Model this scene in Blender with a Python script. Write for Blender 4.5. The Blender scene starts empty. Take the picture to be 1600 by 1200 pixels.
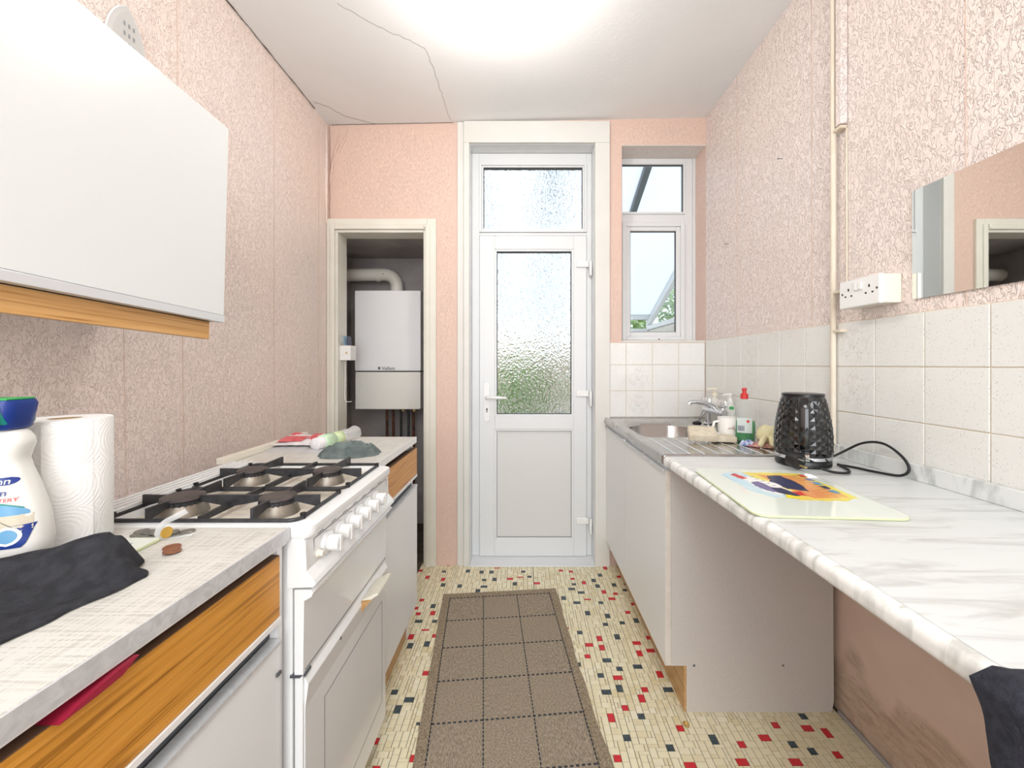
import bpy, bmesh, math, random
from mathutils import Vector, Matrix, noise
PI = math.pi
R = math.radians
C = bpy.context.scene.collection
sc = bpy.context.scene
rnd = random.Random(7)

# ------------------------------------------------------------------ camera
CAMZ = 1.177
cd = bpy.data.cameras.new('camera'); cam = bpy.data.objects.new('camera', cd); C.objects.link(cam)
cam.location = (0, 0, CAMZ); cam.rotation_euler = (PI / 2, 0, 0)
cd.sensor_width = 36; cd.lens = 36 * 640 / 1600
cd.shift_x = -18 / 1600; cd.shift_y = -30 / 1600
cd.clip_start = 0.02; cd.clip_end = 200
sc.camera = cam
# ------------------------------------------------------------------ sky
w = bpy.data.worlds.new('sky'); sc.world = w; w.use_nodes = True
nt = w.node_tree; bg = nt.nodes['Background']
tc = nt.nodes.new('ShaderNodeTexCoord'); sp = nt.nodes.new('ShaderNodeSeparateXYZ')
rp = nt.nodes.new('ShaderNodeValToRGB')
nt.links.new(tc.outputs['Generated'], sp.inputs[0]); nt.links.new(sp.outputs[2], rp.inputs[0])
rp.color_ramp.elements[0].position = 0.0; rp.color_ramp.elements[0].color = (0.86, 0.90, 0.95, 1)
rp.color_ramp.elements[1].position = 0.8; rp.color_ramp.elements[1].color = (0.80, 0.88, 1.0, 1)
nt.links.new(rp.outputs[0], bg.inputs[0]); bg.inputs[1].default_value = 1.6
# ------------------------------------------------------------------ lights
def area(name, loc, rot, sx, sy, power, col=(1, 1, 1)):
    l = bpy.data.lights.new(name, 'AREA'); l.shape = 'RECTANGLE'; l.size = sx; l.size_y = sy
    l.energy = power; l.color = col
    o = bpy.data.objects.new(name, l); C.objects.link(o); o.location = loc; o.rotation_euler = rot
    return o
area('rear_fill_light', (0.0, -2.55, 1.50), (R(90), 0, R(0)), 1.85, 2.0, 64, (0.93, 0.97, 1.0))  # unseen fill light added behind the camera
area('added_ceiling_fill', (0.0, -.95, 2.54), (0, 0, 0), .9, 1.2, 30, (.96, .985, 1.0))  # unseen overhead fill, added to brighten the side-facing fronts
bl = bpy.data.lights.new('bulb_light', 'POINT'); bl.energy = 12; bl.color = (1, .97, .93); bl.shadow_soft_size = .05
bo = bpy.data.objects.new('bulb_light', bl); C.objects.link(bo); bo.location = (-.095, 1.45, 2.36)
# daylight pouring in at the door and the window
sc.view_settings.view_transform = 'Standard'; sc.view_settings.look = 'None'
sc.view_settings.gamma = 1; sc.view_settings.use_curve_mapping = False
sc.view_settings.exposure = 0.12
try:
    sc.cycles.max_bounces = 10; sc.cycles.transparent_max_bounces = 12
    sc.cycles.transmission_bounces = 8
    sc.cycles.sample_clamp_indirect = 4
except Exception: pass

# ------------------------------------------------------------------ materials
def lin(c):
    return tuple((v / 255 / 12.92) if v / 255 <= .04045 else ((v / 255 + .055) / 1.055) ** 2.4 for v in c[:3]) + (1,)
class Mat:
    def __init__(s, name, col=(200, 200, 200), rough=.5, metal=0, spec=.5, trans=0, coat=0, emit=None, alpha=1, ior=1.45):
        s.m = bpy.data.materials.new(name); s.m.use_nodes = True; s.nt = s.m.node_tree
        s.p = s.nt.nodes['Principled BSDF']; i = s.p.inputs
        i['Base Color'].default_value = lin(col); i['Roughness'].default_value = rough
        i['Metallic'].default_value = metal; i['Specular IOR Level'].default_value = spec
        i['Transmission Weight'].default_value = trans; i['Coat Weight'].default_value = coat
        i['IOR'].default_value = ior; i['Alpha'].default_value = alpha
        if emit: i['Emission Color'].default_value = lin(emit[0]); i['Emission Strength'].default_value = emit[1]
        s._c = None
    def n(s, t, **k):
        nd = s.nt.nodes.new('ShaderNode' + t)
        for a, v in k.items(): setattr(nd, a, v)
        return nd
    def l(s, a, b): s.nt.links.new(a, b)
    def co(s, scale=(1, 1, 1), rot=(0, 0, 0), gen=False):
        if not s._c: s._c = s.n('TexCoord')
        mp = s.n('Mapping'); mp.inputs['Scale'].default_value = scale; mp.inputs['Rotation'].default_value = rot
        s.l(s._c.outputs['Generated' if gen else 'Object'], mp.inputs[0]); return mp.outputs[0]
    def noise(s, scale, detail=2, dist=0, sc3=(1, 1, 1), rough=.5, rot=(0, 0, 0)):
        nd = s.n('TexNoise'); nd.inputs['Scale'].default_value = scale; nd.inputs['Detail'].default_value = detail
        nd.inputs['Distortion'].default_value = dist; nd.inputs['Roughness'].default_value = rough
        s.l(s.co(sc3, rot), nd.inputs['Vector']); return nd.outputs['Fac']
    def ramp(s, fac, stops, interp='LINEAR'):
        nd = s.n('ValToRGB'); r = nd.color_ramp; r.interpolation = interp
        while len(r.elements) < len(stops): r.elements.new(.5)
        for e, (p, c) in zip(r.elements, stops):
            e.position = p; e.color = (c, c, c, 1) if isinstance(c, (int, float)) else lin(c)
        s.l(fac, nd.inputs[0]); return nd.outputs[0]
    def math(s, op, a, b=None, c=None):
        nd = s.n('Math', operation=op)
        for k, v in enumerate((a, b, c)):
            if v is None: continue
            if isinstance(v, (int, float)): nd.inputs[k].default_value = v
            else: s.l(v, nd.inputs[k])
        return nd.outputs[0]
    def mix(s, fac, a, b, blend='MIX'):
        nd = s.n('MixRGB', blend_type=blend)
        for k, v in enumerate((fac, a, b)):
            if isinstance(v, (int, float)): nd.inputs[k].default_value = v
            elif isinstance(v, tuple): nd.inputs[k].default_value = lin(v)
            else: s.l(v, nd.inputs[k])
        return nd.outputs[0]
    def col(s, o): s.l(o, s.p.inputs['Base Color']); return s
    def rough(s, o): s.l(o, s.p.inputs['Roughness']); return s
    def bump(s, h, dist=.002, strength=1):
        b = s.n('Bump'); b.inputs['Distance'].default_value = dist; b.inputs['Strength'].default_value = strength
        s.l(h, b.inputs['Height']); s.l(b.outputs[0], s.p.inputs['Normal']); return s
def mottled(name, c1, c2, scale=8, rough=.5, bump=None, sc3=(1, 1, 1), **k):
    m = Mat(name, c1, rough, **k); f = m.noise(scale, 4, .3, sc3)
    m.col(m.ramp(f, [(.35, c1), (.65, c2)]))
    if bump: m.bump(m.noise(bump[0], 3, 0, sc3), bump[1])
    return m
def wallpaper(name, c1, c2, dist, zsplit=None, rough=.38, scale=42):
    m = Mat(name, c1, rough, spec=.5)
    def ridge(scale, d, sc3, rot=(0, 0, 0), wid=.035):
        f = m.noise(scale, 1.5, d, sc3, .55, rot); a = m.math('ABSOLUTE', m.math('SUBTRACT', f, .5))
        return m.ramp(a, [(0, 0.0), (wid, 1.0)])
    r1 = ridge(scale * 1.15, 1.0, (1, 1, .5), (.55, 0, 0)); r2 = ridge(scale * 1.35, .9, (1, 1.1, .55), (-.7, .2, .3))
    gate = m.ramp(m.noise(scale * .55, 2), [(.40, 0.0), (.50, 1.0)])
    r1 = m.math('MULTIPLY', m.math('SUBTRACT', 1.0, r1), gate); r2 = m.math('MULTIPLY', m.math('SUBTRACT', 1.0, r2), m.math('SUBTRACT', 1.15, gate))
    line = m.math('MAXIMUM', r1, r2)
    h = m.math('ADD', line, m.math('MULTIPLY', m.noise(scale * 3, 2), .35))
    big = m.noise(1.7, 3, .2)
    c = m.ramp(big, [(.35, c1), (.7, c2)])
    c = m.mix(m.math('MULTIPLY', line, .13), c, (214, 176, 152))
    if zsplit:
        sp = m.n('SeparateXYZ'); m.l(m.co(), sp.inputs[0]); z = sp.outputs[2]
        up = m.ramp(z, [(zsplit - .004, 0.0), (zsplit + .004, 1.0)])
        lo = m.ramp(m.noise(5, 4, .4), [(.3, (228, 202, 187)), (.7, (220, 192, 176))])
        bare = m.ramp(m.noise(30, 6, 1.5, (1, .3, 1), .7), [(.35, (178, 150, 130)), (.6, (208, 186, 166)), (.75, (150, 126, 110))])
        edge = m.math('ADD', m.math('SUBTRACT', z, .20), m.math('MULTIPLY', m.math('SUBTRACT', m.noise(4, 4), .5), .35))
        lo = m.mix(m.ramp(edge, [(.0, 1.0), (.035, 0.0)]), lo, bare)
        c = m.mix(up, lo, c)
        h = m.math('MULTIPLY', h, up)
        h = m.math('ADD', h, m.math('MULTIPLY', m.math('SUBTRACT', 1.0, up), m.math('MULTIPLY', m.noise(60, 4), .1)))
    m.col(c); m.bump(h, dist * 1.05, .8); return m

M = {}
M['paper_left'] = wallpaper('blown_wallpaper_left', (247, 228, 217), (243, 229, 222), .0026, scale=70)
M['paper_right'] = wallpaper('blown_wallpaper_right', (245, 229, 221), (243, 231, 226), .0034, zsplit=.862, rough=.33, scale=62)
M['paper_back'] = wallpaper('fine_wallpaper_back', (232, 202, 187), (228, 199, 185), .0010, scale=110)
M['reveal_paper'] = wallpaper('reveal_wallpaper', (238, 232, 226), (232, 224, 218), .002)
M['ceiling'] = mottled('ceiling_paint', (243, 243, 242), (238, 239, 239), 2, .8, (60, .0006))
M['crack'] = Mat('crack_dark', (96, 84, 74), .9)  # dark tone of the crack lines
M['seam'] = Mat('paper_seam', (214, 188, 170), .8)
M['gloss'] = mottled('cream_gloss_paint', (226, 225, 220), (221, 219, 213), 3, .3, (12, .0015))
M['casing'] = mottled('cream_casing', (230, 227, 216), (224, 220, 208), 4, .35, (14, .0015))
M['upvc'] = Mat('white_upvc', (226, 228, 229), .28)
M['upvc_panel'] = Mat('white_upvc_panel', (218, 218, 216), .4)
M['gasket'] = Mat('rubber_gasket', (90, 92, 94), .6)
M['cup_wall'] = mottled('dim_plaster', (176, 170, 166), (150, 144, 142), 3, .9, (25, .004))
M['dark_gap'] = Mat('dark_void', (40, 38, 36), .9)
M['white_lam'] = Mat('white_laminate', (238, 240, 240), .32)
M['grey_lam'] = mottled('grey_melamine', (206, 199, 193), (200, 193, 187), 160, .5)
M['side_lam'] = mottled('carcass_edge', (222, 214, 204), (214, 205, 194), 30, .5)
def wood(name, base, dark, light, axis='Y', rough=.35, s=1):
    m = Mat(name, base, rough)
    st = {'Y': (1, .018, 1), 'Z': (1, 1, .02), 'X': (.02, 1, 1)}[axis]
    f = m.noise(150 * s, 3, .3, st, .6); g = m.noise(38 * s, 2, .5, st)
    c = m.ramp(f, [(.30, dark), (.40, base), (.7, light)])
    c = m.mix(m.ramp(m.math('ABSOLUTE', m.math('SUBTRACT', g, .5)), [(0, .75), (.022, 0.0)]), c, dark)
    m.col(c); return m
M['teak'] = wood('teak_laminate', (204, 139, 48), (146, 92, 22), (222, 158, 66))
M['teak_edge'] = Mat('brown_drawer_edge', (108, 82, 62), .6)
M['rail'] = wood('rail_laminate', (212, 160, 96), (176, 122, 62), (226, 180, 120))
M['plinth'] = wood('plinth_wood', (190, 148, 96), (160, 118, 70), (205, 165, 112))
m = Mat('linen_worktop', (228, 224, 216), .38)
f = m.noise(260, 2, 0, (1, .04, 1)); g = m.noise(260, 2, 0, (.04, 1, 1))
m.col(m.ramp(m.math('MULTIPLY', m.math('ADD', f, g), .5), [(.4, (192, 188, 180)), (.52, (217, 214, 207))])); M['linen'] = m
m = Mat('white_marble_worktop', (238, 238, 234), .3)
f = m.noise(26, 4, .7, (.16, 1, 1), .6, (0, 0, .12)); g = m.noise(9, 3, .6, (.2, 1, 1))
c = m.ramp(f, [(.34, (194, 195, 192)), (.48, (217, 220, 219)), (1, (222, 225, 224))])
c = m.mix(m.ramp(g, [(.62, 0.0), (.75, .55)]), c, (222, 214, 202)); m.col(c); M['marble'] = m
m = Mat('marble_edge', (236, 236, 232), .3)
f = m.noise(24, 3, .6, (1, 1.4, .25)); m.col(m.ramp(f, [(.36, (196, 197, 192)), (.52, (236, 236, 232))])); M['marble_edge'] = m
m = Mat('marble_upstand', (222, 225, 224), .3)
f = m.noise(20, 4, .6, (1, 1.3, .5)); m.col(m.ramp(f, [(.36, (192, 196, 194)), (.54, (226, 229, 227))])); M['upstand'] = m
m = Mat('worn_aluminium', (216, 218, 220), .36, 0.35); f = m.noise(60, 5, 1); m.col(m.ramp(f, [(.3, (204, 206, 208)), (.7, (226, 228, 230))])); m.rough(m.ramp(f, [(.3, .5), (.7, .28)])); M['alu'] = m
M['alu_dark'] = Mat('grey_channel', (106, 110, 116), .35, .7)
m = Mat('stainless_steel', (186, 184, 182), .22, 1); f = m.noise(14, 3, .5); m.rough(m.ramp(f, [(.3, .16), (.7, .32)])); M['steel'] = m
M['steel_ridge'] = Mat('polished_ridge', (226, 226, 226), .15, 1)
M['chrome'] = Mat('chrome', (215, 218, 222), .06, 1)
M['enamel'] = Mat('white_enamel', (236, 237, 236), .18, coat=.3)
M['enamel_hob'] = mottled('stained_hob_enamel', (236, 230, 218), (220, 210, 192), 12, .25)
M['iron'] = mottled('cast_iron', (44, 44, 46), (58, 58, 60), 60, .42, (180, .0006))
M['burner_cap'] = mottled('burner_cap', (84, 76, 74), (66, 60, 58), 50, .5)
M['burner_base'] = mottled('burner_ring', (150, 144, 134), (128, 118, 104), 30, .4, metal=.6)
M['ink'] = Mat('grey_ink', (96, 98, 100), .6)
M['black'] = Mat('black_plastic', (22, 22, 24), .25)
M['black_gloss'] = Mat('gloss_black', (14, 14, 16), .12, coat=.4)
M['rubber'] = Mat('black_rubber', (26, 26, 27), .5)
M['brass'] = Mat('brass', (222, 196, 140), .35, .8)
M['cream_plastic'] = Mat('aged_cream_plastic', (232, 226, 210), .35)
M['white_plastic'] = Mat('white_plastic', (240, 240, 238), .3)
M['boiler_white'] = Mat('boiler_white', (240, 241, 242), .3)
M['boiler_flap'] = Mat('boiler_flap', (232, 231, 224), .14)
M['copper'] = mottled('dull_copper', (120, 72, 52), (70, 52, 46), 30, .4, metal=.6)
M['mirror'] = Mat('mirror_silver', (228, 232, 230), .015, 1)
M['pipe_paint'] = mottled('cream_pipe_paint', (228, 219, 202), (220, 208, 188), 8, .4)
M['grout'] = mottled('grout', (214, 200, 178), (222, 212, 194), 10, .8)
def tile_mat(name, base, floral=False):
    m = Mat(name, base, .13, coat=.3)
    f = m.noise(260, 2, 0); g = m.noise(140, 2, .5)
    c = m.ramp(f, [(.28, tuple(int(v * .84) for v in base)), (.36, base), (1, base)])
    if floral:
        h = m.noise(24, 3, 2.2); a = m.math('ABSOLUTE', m.math('SUBTRACT', h, .5))
        line = m.ramp(a, [(0, 1.0), (.022, 0.0)])
        ln = m.n('VectorMath', operation='LENGTH'); m.l(m.co(), ln.inputs[0])
        mask = m.ramp(ln.outputs['Value'], [(.045, 1.0), (.072, 0.0)])
        cc = m.ramp(m.noise(9, 2), [(.4, (206, 172, 160)), (.6, (168, 170, 164))])
        c = m.mix(m.math('MULTIPLY', m.math('MULTIPLY', line, mask), .7), c, cc)
    m.col(c); m.bump(g, .0009, .5); return m
M['tile'] = tile_mat('speckled_tile', (232, 232, 228)); M['tile_floral'] = tile_mat('floral_tile', (232, 232, 228), True)
m = Mat('obscured_glass', (250, 253, 252), .06, trans=1, ior=1.3)
v = m.n('TexVoronoi'); v.feature = 'SMOOTH_F1'; v.inputs['Scale'].default_value = 105; m.l(m.co((1, 1, .8)), v.inputs['Vector'])
m.bump(m.math('ADD', v.outputs['Distance'], m.math('MULTIPLY', m.noise(60, 2), .6)), .006, .7); M['obscure'] = m
def thin_glass(name, tint=(250, 252, 252)):
    mm = bpy.data.materials.new(name); mm.use_nodes = True; t = mm.node_tree; t.nodes.clear()
    o = t.nodes.new('ShaderNodeOutputMaterial'); tr = t.nodes.new('ShaderNodeBsdfTransparent'); gl = t.nodes.new('ShaderNodeBsdfGlossy')
    mx = t.nodes.new('ShaderNodeMixShader'); fr = t.nodes.new('ShaderNodeFresnel'); fr.inputs[0].default_value = 1.45
    tr.inputs[0].default_value = lin(tint); gl.inputs['Roughness'].default_value = .02
    ge = t.nodes.new('ShaderNodeNewGeometry'); sb = t.nodes.new('ShaderNodeMath'); sb.operation = 'SUBTRACT'; sb.use_clamp = True; t.links.new(fr.outputs[0], sb.inputs[0]); t.links.new(ge.outputs['Backfacing'], sb.inputs[1]); t.links.new(sb.outputs[0], mx.inputs[0]); t.links.new(tr.outputs[0], mx.inputs[1]); t.links.new(gl.outputs[0], mx.inputs[2]); t.links.new(mx.outputs[0], o.inputs[0])
    class X: pass
    x = X(); x.m = mm; return x
M['clear'] = thin_glass('clear_glass')
def translucent(name, col, frac=.6, alpha=1.0):
    m = Mat(name, col, .4); t = m.n('BsdfTranslucent'); t.inputs[0].default_value = lin(col)
    mx = m.n('MixShader'); mx.inputs[0].default_value = frac
    out = m.nt.nodes['Material Output']; m.l(m.p.outputs[0], mx.inputs[1]); m.l(t.outputs[0], mx.inputs[2])
    last = mx.outputs[0]
    if alpha < 1:
        tr = m.n('BsdfTransparent'); m2 = m.n('MixShader'); m2.inputs[0].default_value = alpha
        m.l(tr.outputs[0], m2.inputs[1]); m.l(last, m2.inputs[2]); last = m2.outputs[0]
    m.l(last, out.inputs[0]); return m
M['polycarb'] = translucent('polycarbonate_roof', (244, 247, 250), .88, .8)
M['clear_plastic'] = translucent('clear_plastic', (248, 250, 250), .3, .5)
M['iron_plastic'] = translucent('frosted_plastic', (240, 240, 238), .3, .72)
M['soap_bottle'] = translucent('bottle_clear', (236, 244, 240), .4, .16)
M['rafter'] = Mat('grey_aluminium_rafter', (104, 112, 116), .5)
M['leaf'] = mottled('leaf_green', (140, 176, 116), (180, 204, 140), 6, .6)
M['bark'] = Mat('bark', (96, 78, 60), .9)
M['patio'] = mottled('patio_concrete', (206, 200, 186), (190, 182, 168), 3, .9)
M['fence'] = wood('fence_wood', (196, 176, 150), (160, 138, 112), (214, 198, 176), 'Z', .8)
M['render'] = mottled('house_render', (230, 226, 216), (220, 214, 202), 4, .9)
M['black_cloth'] = mottled('black_flannel', (34, 34, 38), (48, 49, 54), 60, .95, (330, .0012))
M['towel'] = mottled('navy_black_towel', (34, 36, 44), (50, 52, 62), 90, .95, (300, .002))
M['grey_cloth'] = mottled('grey_green_cloth', (112, 122, 120), (88, 98, 97), 25, .95, (200, .001))
m = Mat('paper_towel', (246, 246, 243), .9)
wv = m.n('TexWave', wave_type='RINGS', rings_direction='SPHERICAL'); wv.inputs['Scale'].default_value = 62; wv.inputs['Distortion'].default_value = 0
vm = m.n('VectorMath', operation='MODULO'); vm.inputs[1].default_value = (.07, .07, .07)
va = m.n('VectorMath', operation='ADD'); va.inputs[1].default_value = (1.4, 1.4, 1.4); m.l(m.co(), va.inputs[0]); m.l(va.outputs[0], vm.inputs[0])
vs = m.n('VectorMath', operation='SUBTRACT'); vs.inputs[1].default_value = (.035, .035, .035); m.l(vm.outputs[0], vs.inputs[0]); m.l(vs.outputs[0], wv.inputs['Vector'])
m.bump(m.math('MULTIPLY', wv.outputs['Fac'], m.noise(420, 1)), .0010, .7); M['roll'] = m
M['cardboard'] = Mat('cardboard_core', (190, 160, 120), .9)
M['glass_board'] = Mat('pale_green_glass', (232, 240, 230), .08, coat=.5)
M['glass_edge'] = Mat('green_glass_edge', (206, 214, 172), .15)
M['grey_panel'] = Mat('grey_panel', (150, 152, 156), .3)
for nm, c in dict(yellow=(240, 222, 60), orange=(234, 158, 66), navy=(56, 60, 92), red=(206, 60, 58), blue=(160, 200, 226), white=(244, 244, 240), purple=(112, 104, 150), green=(60, 170, 90), darkgreen=(20, 110, 60), teal=(24, 130, 118), royal=(18, 50, 128), pink=(226, 120, 130), lightgreen=(196, 224, 190), sky=(96, 152, 190), wine=(150, 40, 60), peach=(232, 190, 150)).items():
    M[nm] = Mat(nm + '_print', c, .35)
m = mottled('yellow_print_streaked', (238, 226, 96), (232, 206, 96), 40, .3, sc3=(1, .2, 1)); M['yellow_s'] = m
m = mottled('orange_print_streaked', (234, 178, 100), (224, 144, 90), 50, .3, sc3=(1, .2, 1)); M['orange_s'] = m
m = mottled('blue_print_streaked', (176, 212, 232), (214, 232, 232), 60, .3, sc3=(1, .2, 1)); M['blue_s'] = m
M['bag_white'] = mottled('white_plastic_bag', (240, 236, 236), (226, 222, 226), 30, .3, (40, .004))
M['bag_red'] = mottled('red_plastic_print', (214, 60, 72), (232, 110, 116), 24, .3, (40, .003))
M['bag_clear'] = translucent('clear_film', (240, 240, 242), .3, .55)
M['sponge'] = mottled('beige_sponge', (216, 207, 188), (200, 189, 166), 40, .95, (220, .0025))
M['ceramic'] = Mat('mug_ceramic', (243, 241, 236), .15, coat=.4)
M['green_liquid'] = Mat('green_liquid', (10, 140, 66), .12, coat=.5)
M['label_film'] = Mat('label_film', (214, 226, 224), .3)
M['glove'] = mottled('cream_rubber_glove', (230, 223, 182), (216, 207, 160), 20, .4, (30, .003))
M['pump_white'] = Mat('pump_cream', (238, 230, 210), .35)
M['coin_silver'] = Mat('coin_silver', (150, 152, 146), .35, .8)
M['coin_bronze'] = Mat('coin_bronze', (158, 104, 76), .4, .6)
M['coin_gold'] = Mat('coin_gold', (204, 166, 80), .3, .8)
M['bottle_hdpe'] = Mat('white_hdpe', (226, 225, 219), .3)
M['bulb'] = Mat('lit_bulb', (255, 250, 240), .3, emit=((255, 244, 224), 14))
# rug
for nm, mapn in (('rug', (1, .22, 1)), ('rug_across', (.55, 1, 1))):
    m = Mat(nm + '_weave', (140, 124, 104), .95)
    f = m.noise(420 if nm == 'rug' else 300, 2, 0, mapn)
    m.col(m.ramp(f, [(.34, (126, 114, 98)), (.5, (150, 136, 118)), (.68, (174, 160, 140))])); m.bump(f, .002); M[nm] = m
m = Mat('rug_border', (134, 118, 96), .95); f = m.noise(260, 2, .2)
m.col(m.ramp(f, [(.35, (118, 104, 84)), (.65, (170, 154, 130))])); m.bump(f, .003); M['rug_border'] = m
M['stitch'] = mottled('navy_stitch', (44, 50, 58), (62, 66, 70), 300, .95)
# mosaic
MOS = []
for k, (c1, c2) in enumerate([((238, 230, 200), (226, 214, 178)), ((230, 220, 186), (240, 232, 206)), ((222, 208, 168), (236, 226, 196)), ((214, 48, 56), (190, 36, 46)), ((44, 58, 66), (80, 92, 98))]):
    mm = Mat(['mosaic_cream', 'mosaic_ivory', 'mosaic_buff', 'mosaic_red', 'mosaic_navy'][k], c1, .4)
    f = mm.noise(190 if k > 2 else 9, 3, 1.2); mm.col(mm.ramp(f, [(.4, c1), (.62, c2)])); MOS.append(mm)
M['floor_grout'] = mottled('dark_joint', (70, 66, 56), (92, 86, 72), 20, .8)

# ------------------------------------------------------------------ mesh helpers
class B:
    def __init__(s): s.b = bmesh.new()
    def box(s, x0, x1, y0, y1, z0, z1, bv=0, seg=2, mat=None):
        r = bmesh.ops.create_cube(s.b, size=1); vs = r['verts']
        for v in vs:
            v.co = Vector(((x0 + x1) / 2 + v.co.x * (x1 - x0), (y0 + y1) / 2 + v.co.y * (y1 - y0), (z0 + z1) / 2 + v.co.z * (z1 - z0)))
        if mat is not None:
            for v in vs: v.co = mat @ v.co
        if bv:
            es = {e for v in vs for e in v.link_edges}
            bmesh.ops.bevel(s.b, geom=list(es), offset=bv, segments=seg, affect='EDGES', profile=.5)
        return s
    def faces(s, pts, fs):
        vs = [s.b.verts.new(p) for p in pts]
        for f in fs:
            try: s.b.faces.new([vs[i] for i in f])
            except ValueError: pass
        return s
    def prism(s, poly, d, bv=0):
        """poly: 3-D outline, d: extrusion vector"""
        n = len(poly); d = Vector(d); a = [Vector(p) for p in poly]
        return s.faces(a + [p + d for p in a], [list(range(n))[::-1], list(range(n, 2 * n))] + [[i, (i + 1) % n, n + (i + 1) % n, n + i] for i in range(n)])
    def rings(s, rings, cap=(True, True), closed=False):
        n = len(rings[0]); vs = [[s.b.verts.new(p) for p in r] for r in rings]
        m = len(vs)
        for i in range(m if closed else m - 1):
            a, b = vs[i], vs[(i + 1) % m]
            for j in range(n): s.b.faces.new((a[j], a[(j + 1) % n], b[(j + 1) % n], b[j]))
        if not closed:
            if cap[0]: s.b.faces.new(vs[0][::-1])
            if cap[1]: s.b.faces.new(vs[-1])
        return s
    def lathe(s, prof, c=(0, 0, 0), seg=24, sx=1, sy=1, axis='Z', cap=(True, True)):
        rr = []
        for r, z in prof:
            ring = []
            for k in range(seg):
                a = 2 * PI * k / seg; p = (r * sx * math.cos(a), r * sy * math.sin(a), z)
                if axis == 'X': p = (p[2], p[0], p[1])
                if axis == 'Y': p = (p[0], p[2], p[1])
                ring.append((c[0] + p[0], c[1] + p[1], c[2] + p[2]))
            rr.append(ring)
        return s.rings(rr, cap)
    def tube(s, pts, r, seg=8, closed=False, rz=None):
        pts = [Vector(p) for p in pts]; n = len(pts); rr = []
        up = None
        for i, p in enumerate(pts):
            if closed: t = pts[(i + 1) % n] - pts[i - 1]
            else: t = pts[min(i + 1, n - 1)] - pts[max(i - 1, 0)]
            t.normalize()
            if up is None:
                up = Vector((0, 0, 1)) if abs(t.z) < .9 else Vector((1, 0, 0))
            u = t.cross(up); u.normalize(); v = u.cross(t); up = v
            rad = r[i] if isinstance(r, (list, tuple)) else r
            rr.append([p + (u * math.cos(2 * PI * k / seg) + v * math.sin(2 * PI * k / seg) * (rz or 1)) * rad for k in range(seg)])
        return s.rings(rr, closed=closed)
    def bar(s, p0, p1, wd, h0, h1=None, bv=0):
        """flat upright bar from p0 to p1 (bottom line), width wd, heights at ends"""
        p0 = Vector(p0); p1 = Vector(p1); h1 = h0 if h1 is None else h1
        d = (p1 - p0); d.z = 0; d.normalize(); n = Vector((-d.y, d.x, 0)) * wd / 2
        q = [p0 - n, p0 + n, p1 + n, p1 - n]
        t = [q[0] + Vector((0, 0, h0)), q[1] + Vector((0, 0, h0)), q[2] + Vector((0, 0, h1)), q[3] + Vector((0, 0, h1))]
        return s.faces(q + t, [(0, 3, 2, 1), (4, 5, 6, 7), (0, 1, 5, 4), (1, 2, 6, 5), (2, 3, 7, 6), (3, 0, 4, 7)])
    def grid(s, f, nu, nv):
        vs = [[s.b.verts.new(f(i / nu, j / nv)) for j in range(nv + 1)] for i in range(nu + 1)]
        for i in range(nu):
            for j in range(nv): s.b.faces.new((vs[i][j], vs[i + 1][j], vs[i + 1][j + 1], vs[i][j + 1]))
        return s
def ob(name, b, mat, parent=None, smooth=None, origin=None, kind=None, rec=True):
    bm = b.b if isinstance(b, B) else b
    if rec: bmesh.ops.recalc_face_normals(bm, faces=bm.faces)
    o3 = origin if origin is not None else (parent.get('_o') if parent is not None else None)
    if parent is not None and parent.get('_o') is not None: o3 = parent['_o']
    if o3 is not None: bmesh.ops.translate(bm, verts=bm.verts, vec=-Vector(o3))
    me = bpy.data.meshes.new(name); bm.to_mesh(me); bm.free()
    if smooth:
        for p in me.polygons: p.use_smooth = True
        me.set_sharp_from_angle(angle=R(smooth))
    me.materials.append((M[mat] if isinstance(mat, str) else mat).m)
    o = bpy.data.objects.new(name, me); C.objects.link(o)
    if parent is not None: o.parent = parent; o['_o'] = [0.0, 0.0, 0.0] if o3 is None else list(o3)
    elif o3 is not None: o.location = o3; o['_o'] = list(o3)
    if kind: o['kind'] = kind
    return o
def thing(name, label, cat, loc=(0, 0, 0), group=None, local=False, rotz=0, rotx=0):
    o = bpy.data.objects.new(name, None); C.objects.link(o); o.location = loc; o.empty_display_size = .05
    o.rotation_euler = (rotx, 0, rotz)
    o['_o'] = [0.0, 0.0, 0.0] if local else list(loc)
    o['label'] = label; o['category'] = cat
    if group: o['group'] = group
    return o
def tag(o, label, cat, group=None):
    o['label'] = label; o['category'] = cat
    if group: o['group'] = group
    return o
def struct(name, b, mat, parent=None, **k): return ob(name, b, mat, parent, kind='structure', **k)
def text(name, s, size, mat, parent, loc, rot, ext=.0003):
    cu = bpy.data.curves.new(name, 'FONT'); cu.body = s; cu.size = size; cu.extrude = ext; cu.align_x = 'CENTER'; cu.align_y = 'CENTER'
    cu.materials.append(M[mat].m); o = bpy.data.objects.new(name, cu); C.objects.link(o)
    me = bpy.data.meshes.new_from_object(o); bpy.data.objects.remove(o); o = bpy.data.objects.new(name, me); C.objects.link(o)
    o.parent = parent; L = Vector(parent.get('_o', (0, 0, 0))); o.location = Vector(loc) - L; o.rotation_euler = rot
    return o
def P(px, py, Y): return Vector(((px - 818) / 640 * Y, Y, CAMZ - (py - 570) / 640 * Y))
def onz(px, py, z):
    Y = 640 * (CAMZ - z) / (py - 570); return P(px, py, Y)
def rrect(x0, x1, y0, y1, z, r, n=6):
    out = []
    for cx, cy, a0 in ((x1 - r, y1 - r, 0), (x0 + r, y1 - r, 90), (x0 + r, y0 + r, 180), (x1 - r, y0 + r, 270)):
        for k in range(n + 1):
            a = R(a0 + 90 * k / n); out.append((cx + r * math.cos(a), cy + r * math.sin(a), z))
    return out

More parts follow.
